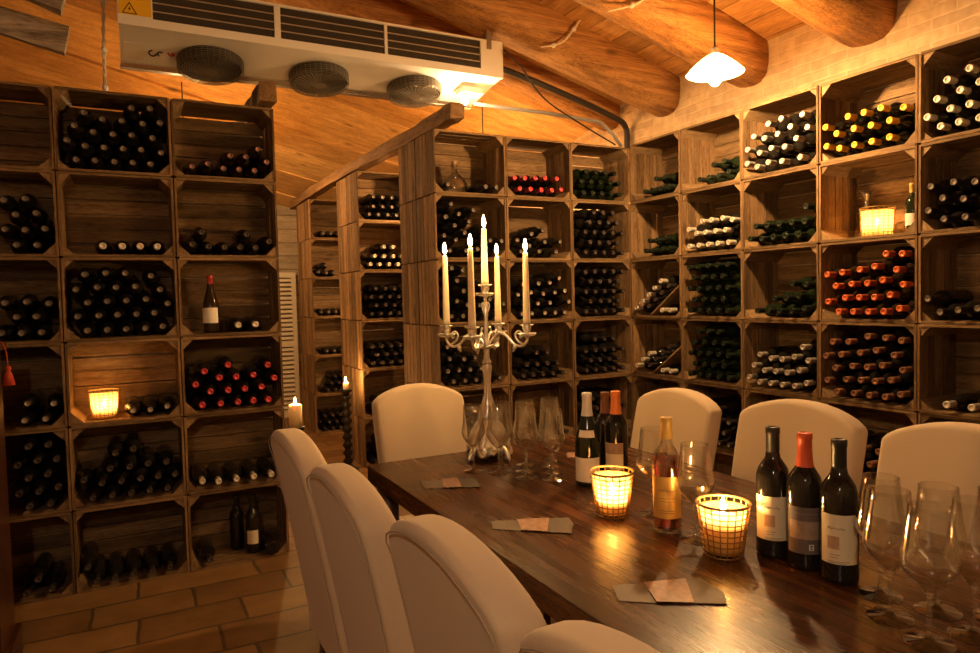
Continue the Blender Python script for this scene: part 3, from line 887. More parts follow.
for key, (colr, pos) in ALL.items():
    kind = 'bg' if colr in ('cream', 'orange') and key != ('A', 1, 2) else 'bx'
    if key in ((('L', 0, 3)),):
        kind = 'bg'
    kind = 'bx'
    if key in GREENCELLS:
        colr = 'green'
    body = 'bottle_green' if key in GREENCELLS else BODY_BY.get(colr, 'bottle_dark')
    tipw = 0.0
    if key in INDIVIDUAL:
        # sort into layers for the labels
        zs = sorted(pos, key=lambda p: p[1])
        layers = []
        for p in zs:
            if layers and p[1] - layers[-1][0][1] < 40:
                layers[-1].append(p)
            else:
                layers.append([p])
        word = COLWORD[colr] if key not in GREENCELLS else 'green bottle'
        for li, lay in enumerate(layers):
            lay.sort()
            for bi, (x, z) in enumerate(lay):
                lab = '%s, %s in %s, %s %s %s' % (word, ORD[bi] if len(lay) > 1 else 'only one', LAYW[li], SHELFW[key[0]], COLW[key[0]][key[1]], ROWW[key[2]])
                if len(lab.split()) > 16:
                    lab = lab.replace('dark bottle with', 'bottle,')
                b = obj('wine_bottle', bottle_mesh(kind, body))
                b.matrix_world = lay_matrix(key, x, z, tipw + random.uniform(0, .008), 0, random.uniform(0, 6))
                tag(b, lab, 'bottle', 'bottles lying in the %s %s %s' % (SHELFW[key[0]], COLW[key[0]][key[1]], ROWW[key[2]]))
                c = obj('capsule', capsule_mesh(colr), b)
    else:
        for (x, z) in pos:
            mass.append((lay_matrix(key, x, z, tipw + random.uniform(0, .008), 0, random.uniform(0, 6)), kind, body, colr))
# two layers of bottles resting on each diagonal divider, and two below it
for r in (2, 3):
    for s in (.045, .123, .201, .279):
        mass.append((lay_matrix(('R', 0, r), (-.05 + .819 * s - .573 * .0465) * 1000, (.0145 + .573 * s + .819 * .0465) * 1000, .004, 0, 0), 'bx', 'bottle_dark', 'dim'))
    for s in ((-.072, .006, .084, .162, .24) if r == 2 else (-.072, .006, .084)):
        mass.append((lay_matrix(('R', 0, r), (-.05 + .819 * s - .573 * .1145) * 1000, (.0145 + .573 * s + .819 * .1145) * 1000, random.uniform(0, .006), 0, 0), 'bx', 'bottle_dark', 'white'))
    for x in (86, 163.5):
        mass.append((lay_matrix(('R', 0, r), x, 52.3, random.uniform(0, .006), 0, 0), 'bx', 'bottle_dark', 'white'))

def build_mass(items):
    mats, verts, faces, fm = [], [], [], []
    def mi(m):
        if m not in mats:
            mats.append(m)
        return mats.index(m)
    cache = {}
    for mtx, kind, body, colr in items:
        for me in (bottle_mesh(kind, body), capsule_mesh(colr)):
            if me.name not in cache:
                cache[me.name] = ([v.co.copy() for v in me.vertices], [tuple(p.vertices) for p in me.polygons], [me.materials[p.material_index] for p in me.polygons])
            vs, fs, ms = cache[me.name]
            off = len(verts)
            verts.extend([tuple(mtx @ v) for v in vs])
            faces.extend([tuple(i + off for i in f) for f in fs])
            fm.extend([mi(m) for m in ms])
    me = bpy.data.meshes.new('racked_wine')
    me.from_pydata(verts, [], faces)
    for m in mats:
        me.materials.append(m)
    me.polygons.foreach_set('material_index', fm)
    me.polygons.foreach_set('use_smooth', [True] * len(faces))
    me.update()
    return me
tag(obj('racked_wine', build_mass(mass)), 'many dark bottles lying in crates of the back shelf, corner and aisle stacks', 'bottles', None, 'stuff')

# bottles standing inside crates ------------------------------------------
def ring_patch(bm, r, z0, z1, a0, a1, n=14, mat=0, th=.0006):
    """curved label patch wrapped on a cylinder"""
    prev = None
    for i in range(n + 1):
        a = a0 + (a1 - a0) * i / n
        cs = [(r * math.cos(a), r * math.sin(a), z0), (r * math.cos(a), r * math.sin(a), z1)]
        cur = [bm.verts.new(p) for p in cs]
        if prev:
            bm.faces.new((prev[0], cur[0], cur[1], prev[1])).material_index = mat
        prev = cur

def standing_bottle(name, label, loc, body, capcol, kind='bx', lab=None, face=-2.1, group=None, scale=1.0, caplen=None, extra=None, labz=(.05, .13), halfang=1.15):
    t = thing(name, label, 'bottle', loc, 0, group)
    t.scale = (scale,) * 3
    bm = bmesh.new()
    prof, seg = bordeaux(32) if kind == 'bx' else burgundy(32)
    if body == 'rose':
        prof = prof + [(.0120, .285), (.0120, .262), (.0128, .240), (.0150, .227), (.0215, .217), (.0295, .204), (.0340, .190), (.0350, .175), (.0350, .014), (.030, .010), (0, .012)]
    lathe(bm, prof, seg)
    obj('glass_body', me_from(bm, 'standing_bottle_body', M['bottle_dark'] if body == 'rose_dark' else (M['thin'] if body == 'rose' else M[body]), smooth=True), t)
    bm = bmesh.new()
    cp = list(CAP_PROF)
    if caplen:
        zc0 = .2985 - caplen
        cp = [p_ for p_ in ((.0192, .2255), (.0178, .2320), (.0168, .2400), (.0154, .2600)) if p_[1] > zc0 + .002] + cp[2:]
        if zc0 > .23: cp = [(.0170 if zc0 < .245 else .0155, zc0)] + cp
        else: cp = [(.0192, .2250)] + cp
    lathe(bm, cp, 20)
    obj('capsule', me_from(bm, 'standing_capsule', M['cap_' + capcol], smooth=True), t)
    R = (.0375 if kind == 'bx' else .041) + .0007
    if lab:
        bm = bmesh.new()
        ring_patch(bm, R, labz[0], labz[1], face - halfang, face + halfang)
        lo = obj('paper_label', me_from(bm, 'paper_label', M[lab], smooth=True), t)
        if extra:
            extra(t, lo, R, face)
    return t

def inside(key, x, y, z=.0157):
    o, rz, t = CELL[key]
    return Matrix.Translation(o) @ Matrix.Rotation(rz, 4, 'Z') @ Vector((x, y, z))

p = inside(('L', 2, 2), .372 - (LX0 + 2.5 * W), .09)
standing_bottle('wine_bottle', 'red-capped bottle with white label standing in the left shelf', p, 'bottle_brown', 'red', 'bg', 'paper_white', -1.9)
p = inside(('L', 2, 5), .4636 + .080 - (LX0 + 2.5 * W), .10)
standing_bottle('wine_bottle', 'dark bottle with small pale label standing in floor-level crate of left shelf', p, 'bottle_dark', 'black', 'bx', 'paper_cream', -1.9, labz=(.05, .12), halfang=.8, scale=1.05)
p = inside(('L', 2, 5), .47 - (LX0 + 2.5 * W), .20)
standing_bottle('wine_bottle', 'unlabelled dark bottle standing behind the pale-labelled one at floor level', p, 'bottle_dark', 'black', 'bx')
p = inside(('R', 3, 1), .112 - .0 + .02, .15)
p.y = 1.965
standing_bottle('wine_bottle', 'dark bottle with white label standing beside the glowing lantern, right wall', p, 'bottle_green', 'gold', 'bx', 'paper_white', -2.8, labz=(.05, .12), scale=.8)
# two round bottle butts in the floor-level crate
for (x, lab) in ((.68, 'dark bottle lying butt outward beside the standing floor-level bottle'), (.29, 'dark bottle lying alone at left in the floor-level crate')):
    b = obj('wine_bottle', bottle_mesh('bx', 'bottle_dark'))
    pp = inside(('L', 2, 5), max(-.156, min(.157, x - (LX0 + 2.5 * W))), -.018 if x > .5 else .2795)
    b.matrix_world = Matrix.Translation(pp + Vector((0, 0, .0378))) @ Matrix.Rotation(-PI / 2 if x > .5 else PI / 2, 4, 'X')
    tag(b, lab, 'bottle')
    obj('capsule', capsule_mesh('dim'), b)

# glass demijohn in the back shelf -----------------------------------------
def demijohn(loc):
    t = thing('glass_demijohn', 'round clear glass demijohn with cork in top crate behind candelabra', 'demijohn', loc)
    bm = bmesh.new()
    outer = [(0, 0), (.05, 0), (.075, .006), (.085, .03), (.083, .07), (.065, .105), (.035, .13), (.020, .145), (.018, .18), (.022, .188), (.022, .197)]
    inner = [(max(r - .004, 0), z + (.004 if r > 0 and z < .03 else 0)) for r, z in outer[1:]][::-1] + [(0, .004)]
    lathe(bm, outer + inner, 32)
    obj('glass_body', me_from(bm, 'demijohn', M['stemglass'], smooth=True), t)
    bm = bmesh.new(); lathe(bm, [(0, .175), (.0135, .175), (.0165, .215), (.015, .218), (0, .218)], 16)
    obj('cork', me_from(bm, 'demijohn_cork', M['cork'], smooth=True), t)
p = inside(('A', 0, 0), 1.863 - (AX0 + .5 * W), .16)
demijohn(p)

# ------------------------------------------------------------------ wire candle lanterns
def lantern(label, loc, r0=.043, r1=.060, h=.122, candle=.05, group='wire candle lanterns', flame=True):
    t = thing('candle_lantern', label, 'lantern', loc, 0, group)
    # wire basket
    bm = bmesh.new()
    n = 20
    rr = lambda z: r0 + (r1 - r0) * (z / h)
    for k in range(n):
        a = 2 * PI * k / n
        tube(bm, [(rr(z) * math.cos(a), rr(z) * math.sin(a), z) for z in (.003, h * .5, h)], .0015, 5)
    for i in range(10):
        z = .003 + (h - .003) * i / 9
        tube(bm, [(rr(z) * math.cos(2 * PI * k / 32), rr(z) * math.sin(2 * PI * k / 32), z) for k in range(32)], .0015 if i < 9 else .0032, 5, closed=True)
    for k in range(6):
        a = PI * k / 6
        tube(bm, [(r0 * math.cos(a), r0 * math.sin(a), .003), (-r0 * math.cos(a), -r0 * math.sin(a), .003)], .0012, 5)
    obj('wire_basket', me_from(bm, 'wire_basket', M['goldwire']), t)
    # frosted cup
    bm = bmesh.new()
    g = .006
    lathe(bm, [(0, .008), (rr(.008) - g, .008), (rr(h * .45) - g, h * .45), (rr(h * .90) - g, h * .90)], 32)
    obj('frosted_cup', me_from(bm, 'frosted_cup', M['cup'], smooth=True), t)
    bm = bmesh.new()
    lathe(bm, [(0, .0095), (.030, .0095), (.030, candle - .003), (.027, candle), (.006, candle - .004), (0, candle - .004)], 24)
    cd = obj('pillar_candle', me_from(bm, 'pillar_candle', M['wax'], smooth=True), t)
    bm = bmesh.new(); tube(bm, [(0, 0, candle - .005), (.001, 0, candle + .007)], .001, 6)
    obj('wick', me_from(bm, 'wick', M['wick']), cd)
    bm = bmesh.new()
    z = candle + .004
    lathe(bm, [(0, z), (.0035, z + .004), (.0062, z + .012), (.0055, z + .020), (.003, z + .031), (0, z + .040)], 12)
    obj('flame', me_from(bm, 'lantern_flame', M['flame_pot'], smooth=True), cd)
    return t

TT = .76   # table top height
lantern('glowing wire candle lantern beside the white-capped bottle, middle of table', (1.163, 1.518, TT))
lantern('glowing wire candle lantern with tall flame in front of the amber wine bottle', (1.202, 1.152, TT), candle=.094)
p = inside(('L', 1, 3), -.137 - (LX0 + 1.5 * W), .115)
lantern('small glowing wire candle lantern in the left shelf beside three bottles', p, .056, .069, .135)
p = inside(('R', 3, 1), 0, .13); p.y = 2.125
lantern('glowing wire candle lantern in crate beneath the yellow-capped bottles', p, .071, .077, .142)

# glass decanter behind the shelf lantern
def decanter(loc):
    t = thing('glass_decanter', 'clear glass decanter with flared mouth behind lantern in right wall crate', 'decanter', loc)
    bm = bmesh.new()
    outer = [(0, 0), (.044, 0), (.056, .008), (.054, .04), (.040, .09), (.022, .14), (.016, .18), (.022, .205), (.045, .25)]
    inner = [(max(r - .003, 0), z + (.004 if z < .02 else 0)) for r, z in outer[1:]][::-1] + [(0, .005)]
    lathe(bm, outer + inner, 28)
    obj('glass_body', me_from(bm, 'decanter', M['stemglass'], smooth=True), t)
p = inside(('R', 3, 1), 0, .212); p.y = 2.236
decanter(p)

# ------------------------------------------------------------------ dining table
X0, X1, Y0, Y1 = .755, 1.745, -.15, 2.457
t = thing('dining_table', 'long dark polished wooden dining table laid with bottles and glasses', 'table', ((X0 + X1) / 2, (Y0 + Y1) / 2, 0))
hx, hy = (X1 - X0) / 2, (Y1 - Y0) / 2
bm = bmesh.new(); box(bm, -hx, hx, -hy, hy, TT - .062, TT); bevel_sharp(bm, .004, 2)
obj('tabletop', me_from(bm, 'tabletop', M['table']), t)
bm = bmesh.new()
for a in ((-hx + .09, -hx + .115, -hy + .09, hy - .09), (hx - .115, hx - .09, -hy + .09, hy - .09)):
    box(bm, *a, TT - .13, TT - .0625)
for a in ((-hx + .115, hx - .115, -hy + .09, -hy + .115), (-hx + .115, hx - .115, hy - .115, hy - .09)):
    box(bm, *a, TT - .13, TT - .0625)
obj('apron', me_from(bm, 'apron', M['table']), t)
for sx in (-1, 1):
    for sy in (-1, 1):
        bm = bmesh.new()
        cx, cy = sx * (hx - .056), sy * (hy - .056)
        prof = [(0, 0), (.03, 0), (.033, .03), (.026, .06), (.034, .12), (.038, .3), (.040, .45), (.030, .5), (.040, .53), (.040, TT - .0625), (0, TT - .0625)]
        lathe(bm, prof, 20, cx=cx, cy=cy)
        obj('leg', me_from(bm, 'table_leg', M['legwood'], smooth=True), t)

# ------------------------------------------------------------------ upholstered chairs (local +X faces the table)
def chair_meshes():
    CW = .455
    T = .085
    z0, zsh, arch = .36, .942, .058
    def ztop(s):           # s in [-1, 1]
        z = zsh + arch * (1 - abs(s) ** 2.2)
        return z - .006 * max(0, (abs(s) - .8) / .2) ** 2
    def xc(z):             # centre line of the back, leaning outwards
        k = max(0, (z - .42) / .55)
        return -.215 - .085 * k - .025 * k * k
    bm = bmesh.new()
    nu, nv = 12, 14
    def pos(i, j, side):
        s = -1 + 2 * i / nu
        v = j / nv
        z = z0 + v * (ztop(s) - z0)
        wv = CW / 2 * (.93 + .07 * min(1, v * 1.2))
        bul = .012 * (1 - s * s) * math.sin(PI * min(1, v * 1.05))
        th = T / 2 * (1.0 - .12 * v)
        dx = (th + bul) if side > 0 else -(th + bul * .35)
        return (xc(z) + dx, s * wv, z)
    F = [[bm.verts.new(pos(i, j, 1)) for j in range(nv + 1)] for i in range(nu + 1)]
    Bk = [[bm.verts.new(pos(i, j, -1)) for j in range(nv + 1)] for i in range(nu + 1)]
    for i in range(nu):
        for j in range(nv):
            bm.faces.new((F[i][j], F[i + 1][j], F[i + 1][j + 1], F[i][j + 1]))
            bm.faces.new((Bk[i][j], Bk[i][j + 1], Bk[i + 1][j + 1], Bk[i + 1][j]))
    for i in range(nu):
        bm.faces.new((F[i][0], Bk[i][0], Bk[i + 1][0], F[i + 1][0]))
        bm.faces.new((F[i][nv], F[i + 1][nv], Bk[i + 1][nv], Bk[i][nv]))
    for j in range(nv):
        bm.faces.new((F[0][j], F[0][j + 1], Bk[0][j + 1], Bk[0][j]))
        bm.faces.new((F[nu][j], Bk[nu][j], Bk[nu][j + 1], F[nu][j + 1]))
    bmesh.ops.recalc_face_normals(bm, faces=bm.faces)
    es = [e for e in bm.edges if len(e.link_faces) == 2 and e.calc_face_angle(0) > .9]
    bmesh.ops.bevel(bm, geom=es, offset=.017, segments=4, affect='EDGES', profile=.5, clamp_overlap=True)
    back = me_from(bm, 'chair_back', M['linen'], smooth=True)
    # seam along the outline of the rear and front faces
    bm = bmesh.new()
    for side in (-1,):
        pts = []
        for j in range(0, nv + 1):
            a = Vector(pos(0, j, side)); a.y += .016; pts.append(a)
        pts[-1].z -= .014
        for i in range(1, nu):
            a = Vector(pos(i, nv, side)); a.z -= .018; pts.append(a)
        for j in range(nv, -1, -1):
            a = Vector(pos(nu, j, side)); a.y -= .016
            if j == nv: a.z -= .014
            pts.append(a)
        pts = [p + Vector((.0025 * side, 0, 0)) for p in pts]
        tube(bm, pts, .0014, 6)
    seam = me_from(bm, 'chair_seam', M['seam'], smooth=True)
    # seat cushion
    bm = bmesh.new()
    box(bm, -.175, .255, -.23, .23, .39, .485)
    bmesh.ops.subdivide_edges(bm, edges=bm.edges[:], cuts=5, use_grid_fill=True)
    for v in bm.verts:
        if v.co.z > .47:
            v.co.z += .018 * (1 - ((v.co.x - .04) / .215) ** 2) * (1 - (v.co.y / .23) ** 2)
    bevel_sharp(bm, .02, 3)
    seat = me_from(bm, 'chair_seat', M['linen'], smooth=True)
    legs = []
    for (x, y, dx, dy) in ((.225, .20, .0, .0), (.225, -.20, 0, 0), (-.2, .19, -.055, .0), (-.2, -.19, -.055, 0)):
        bm = bmesh.new()
        w1, w0 = .021, .014
        zt = .392 if x > 0 else .362
        quadbox(bm, [(x + dx + a * w0, y + dy + b * w0, 0) for a, b in ((-1, -1), (1, -1), (1, 1), (-1, 1))],
                [(x + a * w1, y + b * w1, zt) for a, b in ((-1, -1), (1, -1), (1, 1), (-1, 1))])
        bevel_sharp(bm, .003, 2)
        legs.append(me_from(bm, 'chair_leg', M['legwood']))
    return back, seam, seat, legs

CH = chair_meshes()
def chair(label, x, y, rz, group='upholstered dining chairs'):
    t = thing('dining_chair', label, 'chair', (x, y, 0), rz, group)
    b = obj('backrest', CH[0], t)
    obj('piping', CH[1], b)
    obj('seat', CH[2], t)
    for l in CH[3]:
        obj('leg', l, t)
    return t
# left side of the table, backs towards the camera
LXC = .665
for (lx, y, lab) in ((.705, 1.905, 'cream upholstered chair on left table side, farthest from the camera'), (.707, 1.415, 'cream upholstered chair on left side, second from the far end'),
                 (.744, .962, 'cream upholstered chair on left side with grey-lit right shoulder, third from far end'), (.752, .505, 'cream upholstered chair back cut off at bottom middle of photo')):
    chair(lab, lx, y, random.uniform(-.008, .008)).scale = (1, .95, 1.02)
for (y, lab) in ((2.14, 'cream upholstered chair behind the amber wine bottle, beside the back corner shelves'), (1.55, 'cream upholstered chair directly behind the three bordeaux bottles'),
                 (1.02, 'cream upholstered chair behind the wine glasses at right edge')):
    chair(lab, 1.655 if y < 2 else 1.665, y, PI).scale = (1, 1 if y < 2 else .95, 1.0 if y < 2 else .975)
chair('cream upholstered chair at the far head of the table, left of candelabra', 1.095, 2.475, -PI / 2).scale = (1, .9, 1)

# ------------------------------------------------------------------ candelabra
CX, CY = 1.190, 2.312
Rv = Vector((.887, -.462, 0)); Fv = Vector((.462, .887, 0))
t = thing('candelabra', 'ornate tall silver five-armed candelabra standing on far end of table', 'candelabra', (CX, CY, TT))
t.scale = (1.015, 1.015, 1.015)
bm = bmesh.new()
def orn(z, r, amp, n, seg=40):
    return [(z, r, amp, n)]
prof = [(0, .012), (.045, .012), (.062, .020), (.080, .026), (.080, .040), (.078, .055), (.072, .08), (.060, .105), (.046, .128), (.034, .145), (.038, .154), (.036, .165),
        (.032, .185), (.026, .20), (.020, .22), (.0145, .24), (.0125, .275), (.0135, .30), (.0165, .325), (.0185, .342), (.014, .352), (.018, .360), (.012, .372), (.0105, .395), (.012, .41), (.020, .417), (0, .417)]
seg = 56
dense = []
for (ra, za), (rb_, zb_) in zip(prof[1:-2], prof[2:-1]):
    for q in range(3):
        s_ = q / 3.0; dense.append((ra + (rb_ - ra) * s_, za + (zb_ - za) * s_))
prof = [prof[0]] + dense + prof[-2:]
rings = []
for r, z in prof:
    if r == 0:
        rings.append([bm.verts.new((0, 0, z))]); continue
    ring = []
    for k in range(seg):
        a = 2 * PI * k / seg
        amp = .13 if z < .15 else .06
        rel = (.085 if .035 < z < .17 else (.05 if .2 < z < .36 else .0))
        e = 1 + amp * math.cos((8 if z < .16 else 6) * a) * (1 if z > .03 else .5) + rel * (math.sin(11 * a + 70 * z) * math.cos(95 * z + 3 * a) + .6 * math.sin(17 * a - 140 * z))
        zz = z + (.012 * math.cos(4 * a) if .015 < z < .04 else 0)
        ring.append(bm.verts.new((r * e * math.cos(a), r * e * math.sin(a), zz)))
    rings.append(ring)
for i in range(len(rings) - 1):
    a, b = rings[i], rings[i + 1]
    for k in range(seg):
        k2 = (k + 1) % seg
        if len(a) == 1: bm.faces.new((a[0], b[k], b[k2]))
        elif len(b) == 1: bm.faces.new((a[k], a[k2], b[0]))
        else: bm.faces.new((a[k], a[k2], b[k2], b[k]))
base = obj('stem', me_from(bm, 'candelabra_stem', M['silver'], smooth=True), t)
# four scrolled feet
for q in range(4):
    a = PI / 4 + q * PI / 2 - .48
    d = Vector((math.cos(a), math.sin(a), 0))
    bm = bmesh.new()
    pts = [d * .045 + Vector((0, 0, .035)), d * .07 + Vector((0, 0, .046)), d * .092 + Vector((0, 0, .030)), d * .102 + Vector((0, 0, .010)), d * .092 + Vector((0, 0, .0075)), d * .085 + Vector((0, 0, .014)), d * .09 + Vector((0, 0, .02))]
    tube(bm, smooth_pts(pts, 5), [.010 - .0045 * i / 30 for i in range(31)], 8)
    for sgn in (-1, 1):
        s = Vector((-d.y, d.x, 0)) * sgn
        tube(bm, smooth_pts([d * .058 + Vector((0, 0, .055)), d * .066 + s * .02 + Vector((0, 0, .05)), d * .072 + s * .038 + Vector((0, 0, .036)), d * .066 + s * .045 + Vector((0, 0, .026))], 4), .006, 7)
    obj('foot', me_from(bm, 'candelabra_foot', M['silver'], smooth=True), t)
# leaf plate at arm root
bm = bmesh.new()
n = 32
c0 = bm.verts.new((0, 0, .420)); c1 = bm.verts.new((0, 0, .412))
top, bot = [], []
for k in range(n):
    a = 2 * PI * k / n
    r = .040 + .015 * math.cos(4 * a)
    top.append(bm.verts.new((r * math.cos(a), r * math.sin(a), .424 + .006 * math.cos(8 * a))))
    bot.append(bm.verts.new((r * math.cos(a), r * math.sin(a), .419 + .006 * math.cos(8 * a))))
for k in range(n):
    k2 = (k + 1) % n
    bm.faces.new((c0, top[k], top[k2])); bm.faces.new((c1, bot[k2], bot[k])); bm.faces.new((top[k], bot[k], bot[k2], top[k2]))
obj('leaf_plate', me_from(bm, 'leaf_plate', M['silver'], smooth=True), t)
bm = bmesh.new()
lathe(bm, [(0, .415), (.011, .418), (.009, .44), (.0075, .47), (.009, .50), (.0065, .53), (.011, .555), (.006, .565), (.006, .60), (0, .602)], 20)
for q in range(4):
    a = q * PI / 2 + .6
    d = Vector((math.cos(a), math.sin(a), 0))
    tube(bm, smooth_pts([d * .006 + Vector((0, 0, .545)), d * .013 + Vector((0, 0, .557)), d * .016 + Vector((0, 0, .575)), d * .010 + Vector((0, 0, .585))], 5), .0024, 6)
obj('upper_stem', me_from(bm, 'upper_stem', M['silver'], smooth=True), t)
CUP = [(0, -.048), (.006, -.048), (.010, -.042), (.028, -.038), (.036, -.030), (.034, -.028), (.012, -.034), (.011, -.026), (.016, -.012), (.0155, -.004), (.026, 0), (.026, .003), (.0125, .003), (.0125, -.008), (0, -.008)]
def cup(center):
    bm = bmesh.new()
    n = 24
    rings = []
    for r, z in CUP:
        if r == 0: rings.append([bm.verts.new((center[0], center[1], center[2] + z))]); continue
        rings.append([bm.verts.new((center[0] + r * (1 + (.1 * math.cos(6 * 2 * PI * k / n) if r > .027 else 0)) * math.cos(2 * PI * k / n), center[1] + r * (1 + (.1 * math.cos(6 * 2 * PI * k / n) if r > .027 else 0)) * math.sin(2 * PI * k / n), center[2] + z)) for k in range(n)])
    for i in range(len(rings) - 1):
        a, b = rings[i], rings[i + 1]
        for k in range(n):
            k2 = (k + 1) % n
            if len(a) == 1: bm.faces.new((a[0], b[k], b[k2]))
            elif len(b) == 1: bm.faces.new((a[k], a[k2], b[0]))
            else: bm.faces.new((a[k], a[k2], b[k2], b[k]))
    return me_from(bm, 'candle_cup', M['silver'], smooth=True)
tips = []
armdirs = [Rv * .15 - Fv * .045, -Rv * .15 + Fv * .045, -Rv * .048 - Fv * .15, Rv * .048 + Fv * .15]
for i, d in enumerate(armdirs):
    L_ = d.length; u = d.normalized()
    up = Vector((0, 0, 1))
    zc = .497
    tip = u * L_ + up * zc
    bm = bmesh.new()
    main = [u * .008 + up * .428, u * .03 + up * .452, u * .055 + up * .470, u * .08 + up * .456, u * .105 + up * .428, u * .135 + up * .420, u * .155 + up * .437, u * L_ + up * (zc - .046)]
    tube(bm, smooth_pts(main, 6), .0052, 8)
    scroll = [u * .145 + up * .425, u * .122 + up * .440, u * .112 + up * .462, u * .124 + up * .476, u * .138 + up * .468, u * .134 + up * .452, u * .126 + up * .455]
    tube(bm, smooth_pts(scroll, 6), [.0045 - .002 * k / 36 for k in range(37)], 7)
    drop = [u * .112 + up * .425, u * .106 + up * .410, u * .102 + up * .398]
    tube(bm, smooth_pts(drop, 4), [.006, .008, .0085, .008, .006, .005, .004, .003, .002], 7)
    leaf = [u * .06 + up * .468, u * .05 + up * .49, u * .036 + up * .487]
    tube(bm, smooth_pts(leaf, 5), [.004] * 6 + [.0035, .003, .0025, .002, .0015], 6)
    ao = obj('arm', me_from(bm, 'candelabra_arm', M['silver'], smooth=True), t)
    obj('candle_cup', cup(tip), ao)
    tips.append(tip)
ctip = Vector((0, 0, .648))
obj('candle_cup', cup(ctip), t)
tips.append(ctip)
NAMES = ['right', 'left', 'near', 'far', 'central']
CLAB = ['lit cream taper candle on the rightmost candelabra arm', 'lit cream taper candle on the leftmost candelabra arm', 'lit cream taper candle second from left on the candelabra',
        'lit cream taper candle just right of the central one, on the rear arm', 'tallest lit cream taper candle, at the centre of the candelabra']
LEN = [.272, .272, .285, .272, .215]
def taper(label, base, length):
    t = thing('taper_candle', label, 'candle', base, 0, 'candelabra candles')
    bm = bmesh.new()
    lathe(bm, [(0, -.0075), (.0118, -.0075), (.0118, .0036), (.0140, .0042), (.0136, .02), (.0102, length * .8), (.0088, length - .004), (.005, length), (0, length - .001)], 20)
    obj('wax_stick', me_from(bm, 'wax_stick', M['wax'], smooth=True), t)
    bm = bmesh.new(); tube(bm, [(0, 0, length - .003), (.001, 0, length + .009)], .0009, 6)
    obj('wick', me_from(bm, 'taper_wick', M['wick']), t)
    bm = bmesh.new(); z = length + .004
    lathe(bm, [(0, z), (.0046, z + .005), (.0076, z + .014), (.0066, z + .024), (.0036, z + .036), (0, z + .046)], 12)
    obj('flame', me_from(bm, 'taper_flame', M['flame'], smooth=True), t)
for i in range(5):
    taper(CLAB[i], Vector((CX, CY, TT)) + tips[i] * 1.015, LEN[i])

# ------------------------------------------------------------------ wine glasses
def glass_mesh(h=.24, rb=.046, rt=.033, rf=.040, zb=.088, zw=.138):
    bm = bmesh.new()
    th = .0011
    outer = [(0, 0), (rf - .002, 0), (rf, .0012), (rf - .001, .0022), (.012, .006), (.0048, .014), (.0036, .03), (.0036, zb - .014), (.005, zb - .005), (.011, zb + .004), (.026, zb + .020), (rb - .006, zw - .014), (rb, zw), (rb - .001, zw + .012),
             (rb - .006, zw + (h - zw) * .4), ((rb - .006) * .4 + rt * .6, zw + (h - zw) * .75), (rt, h - .001), (rt - .0006, h)]
    inner = [(rt - th, h - .001), ((rb - .006) * .4 + rt * .6 - th, zw + (h - zw) * .75), (rb - .006 - th, zw + (h - zw) * .4), (rb - .001 - th, zw + .012), (rb - th, zw), (rb - .006 - th, zw - .013), (.025, zb + .0215), (.010, zb + .006), (0, zb + .003)]
    k = [i for i, q in enumerate(outer) if q[1] == zb + .004][0]
    lathe(bm, outer[k:] + inner, 40)
    bowl = me_from(bm, 'wine_glass_bowl', M['thin'], smooth=True)
    bm = bmesh.new()
    lathe(bm, outer[:k + 1] + [(0, zb + .0025)], 40)
    return bowl, me_from(bm, 'wine_glass_stem', M['stemglass'], smooth=True)
GM = glass_mesh()
GM2 = glass_mesh(h=.235, rb=.0428, rt=.033, rf=.037, zb=.085, zw=.135)
def wineglass(x, y, label, m=GM, group=None):
    t = thing('wine_glass', label, 'wine glass', (x, y, TT), 0, group)
    obj('bowl', m[0], t); obj('stem', m[1], t)
far = [(1.05, 2.16, 'leftmost of the empty wine glasses in front of the candelabra'),
       (1.163, 2.16, 'empty wine glass close under the candelabra base, in the rear of second row'),
       (1.112, 2.088, 'empty wine glass in the second row from left, nearest the camera'),
       (1.25, 2.138, 'rearmost empty wine glass of the third row right of candelabra'),
       (1.203, 2.058, 'middle empty wine glass of the third row right of candelabra'),
       (1.16, 1.98, 'foremost empty wine glass of the third row right of candelabra'),
       (1.364, 2.15, 'rearmost empty wine glass of the row nearest the white-capped bottle'),
       (1.314, 2.07, 'second rear empty wine glass of the row nearest the white-capped bottle'),
       (1.266, 1.994, 'third empty wine glass of the row nearest the white-capped bottle'),
       (1.224, 1.916, 'foremost empty wine glass of the row nearest the white-capped bottle')]
for x, y, l in far:
    wineglass(x, y, l, GM2, 'wine glasses by the candelabra')
near = [(1.3, 0.836, 'rear left empty wine glass of the group at right, next to labelled bottle'),
        (1.226, 0.77, 'front left empty wine glass of the group at right'),
        (1.324, 0.74, 'empty wine glass in the middle of the group at right'),
        (1.192, 0.68, 'foremost empty wine glass near the bottom edge at right'),
        (1.282, 0.656, 'empty wine glass second from right edge in the right group'),
        (1.236, 0.573, 'empty wine glass cut by the bottom right corner'),
        (1.39, 0.67, 'empty wine glass at the right picture edge')]
for x, y, l in near:
    wineglass(x, y, l, GM, 'wine glasses at the right end')
wineglass(1.262, 1.462, 'single empty wine glass just left behind the amber wine bottle', GM)
wineglass(1.214, 1.254, 'single empty wine glass just right of the amber wine bottle', GM)

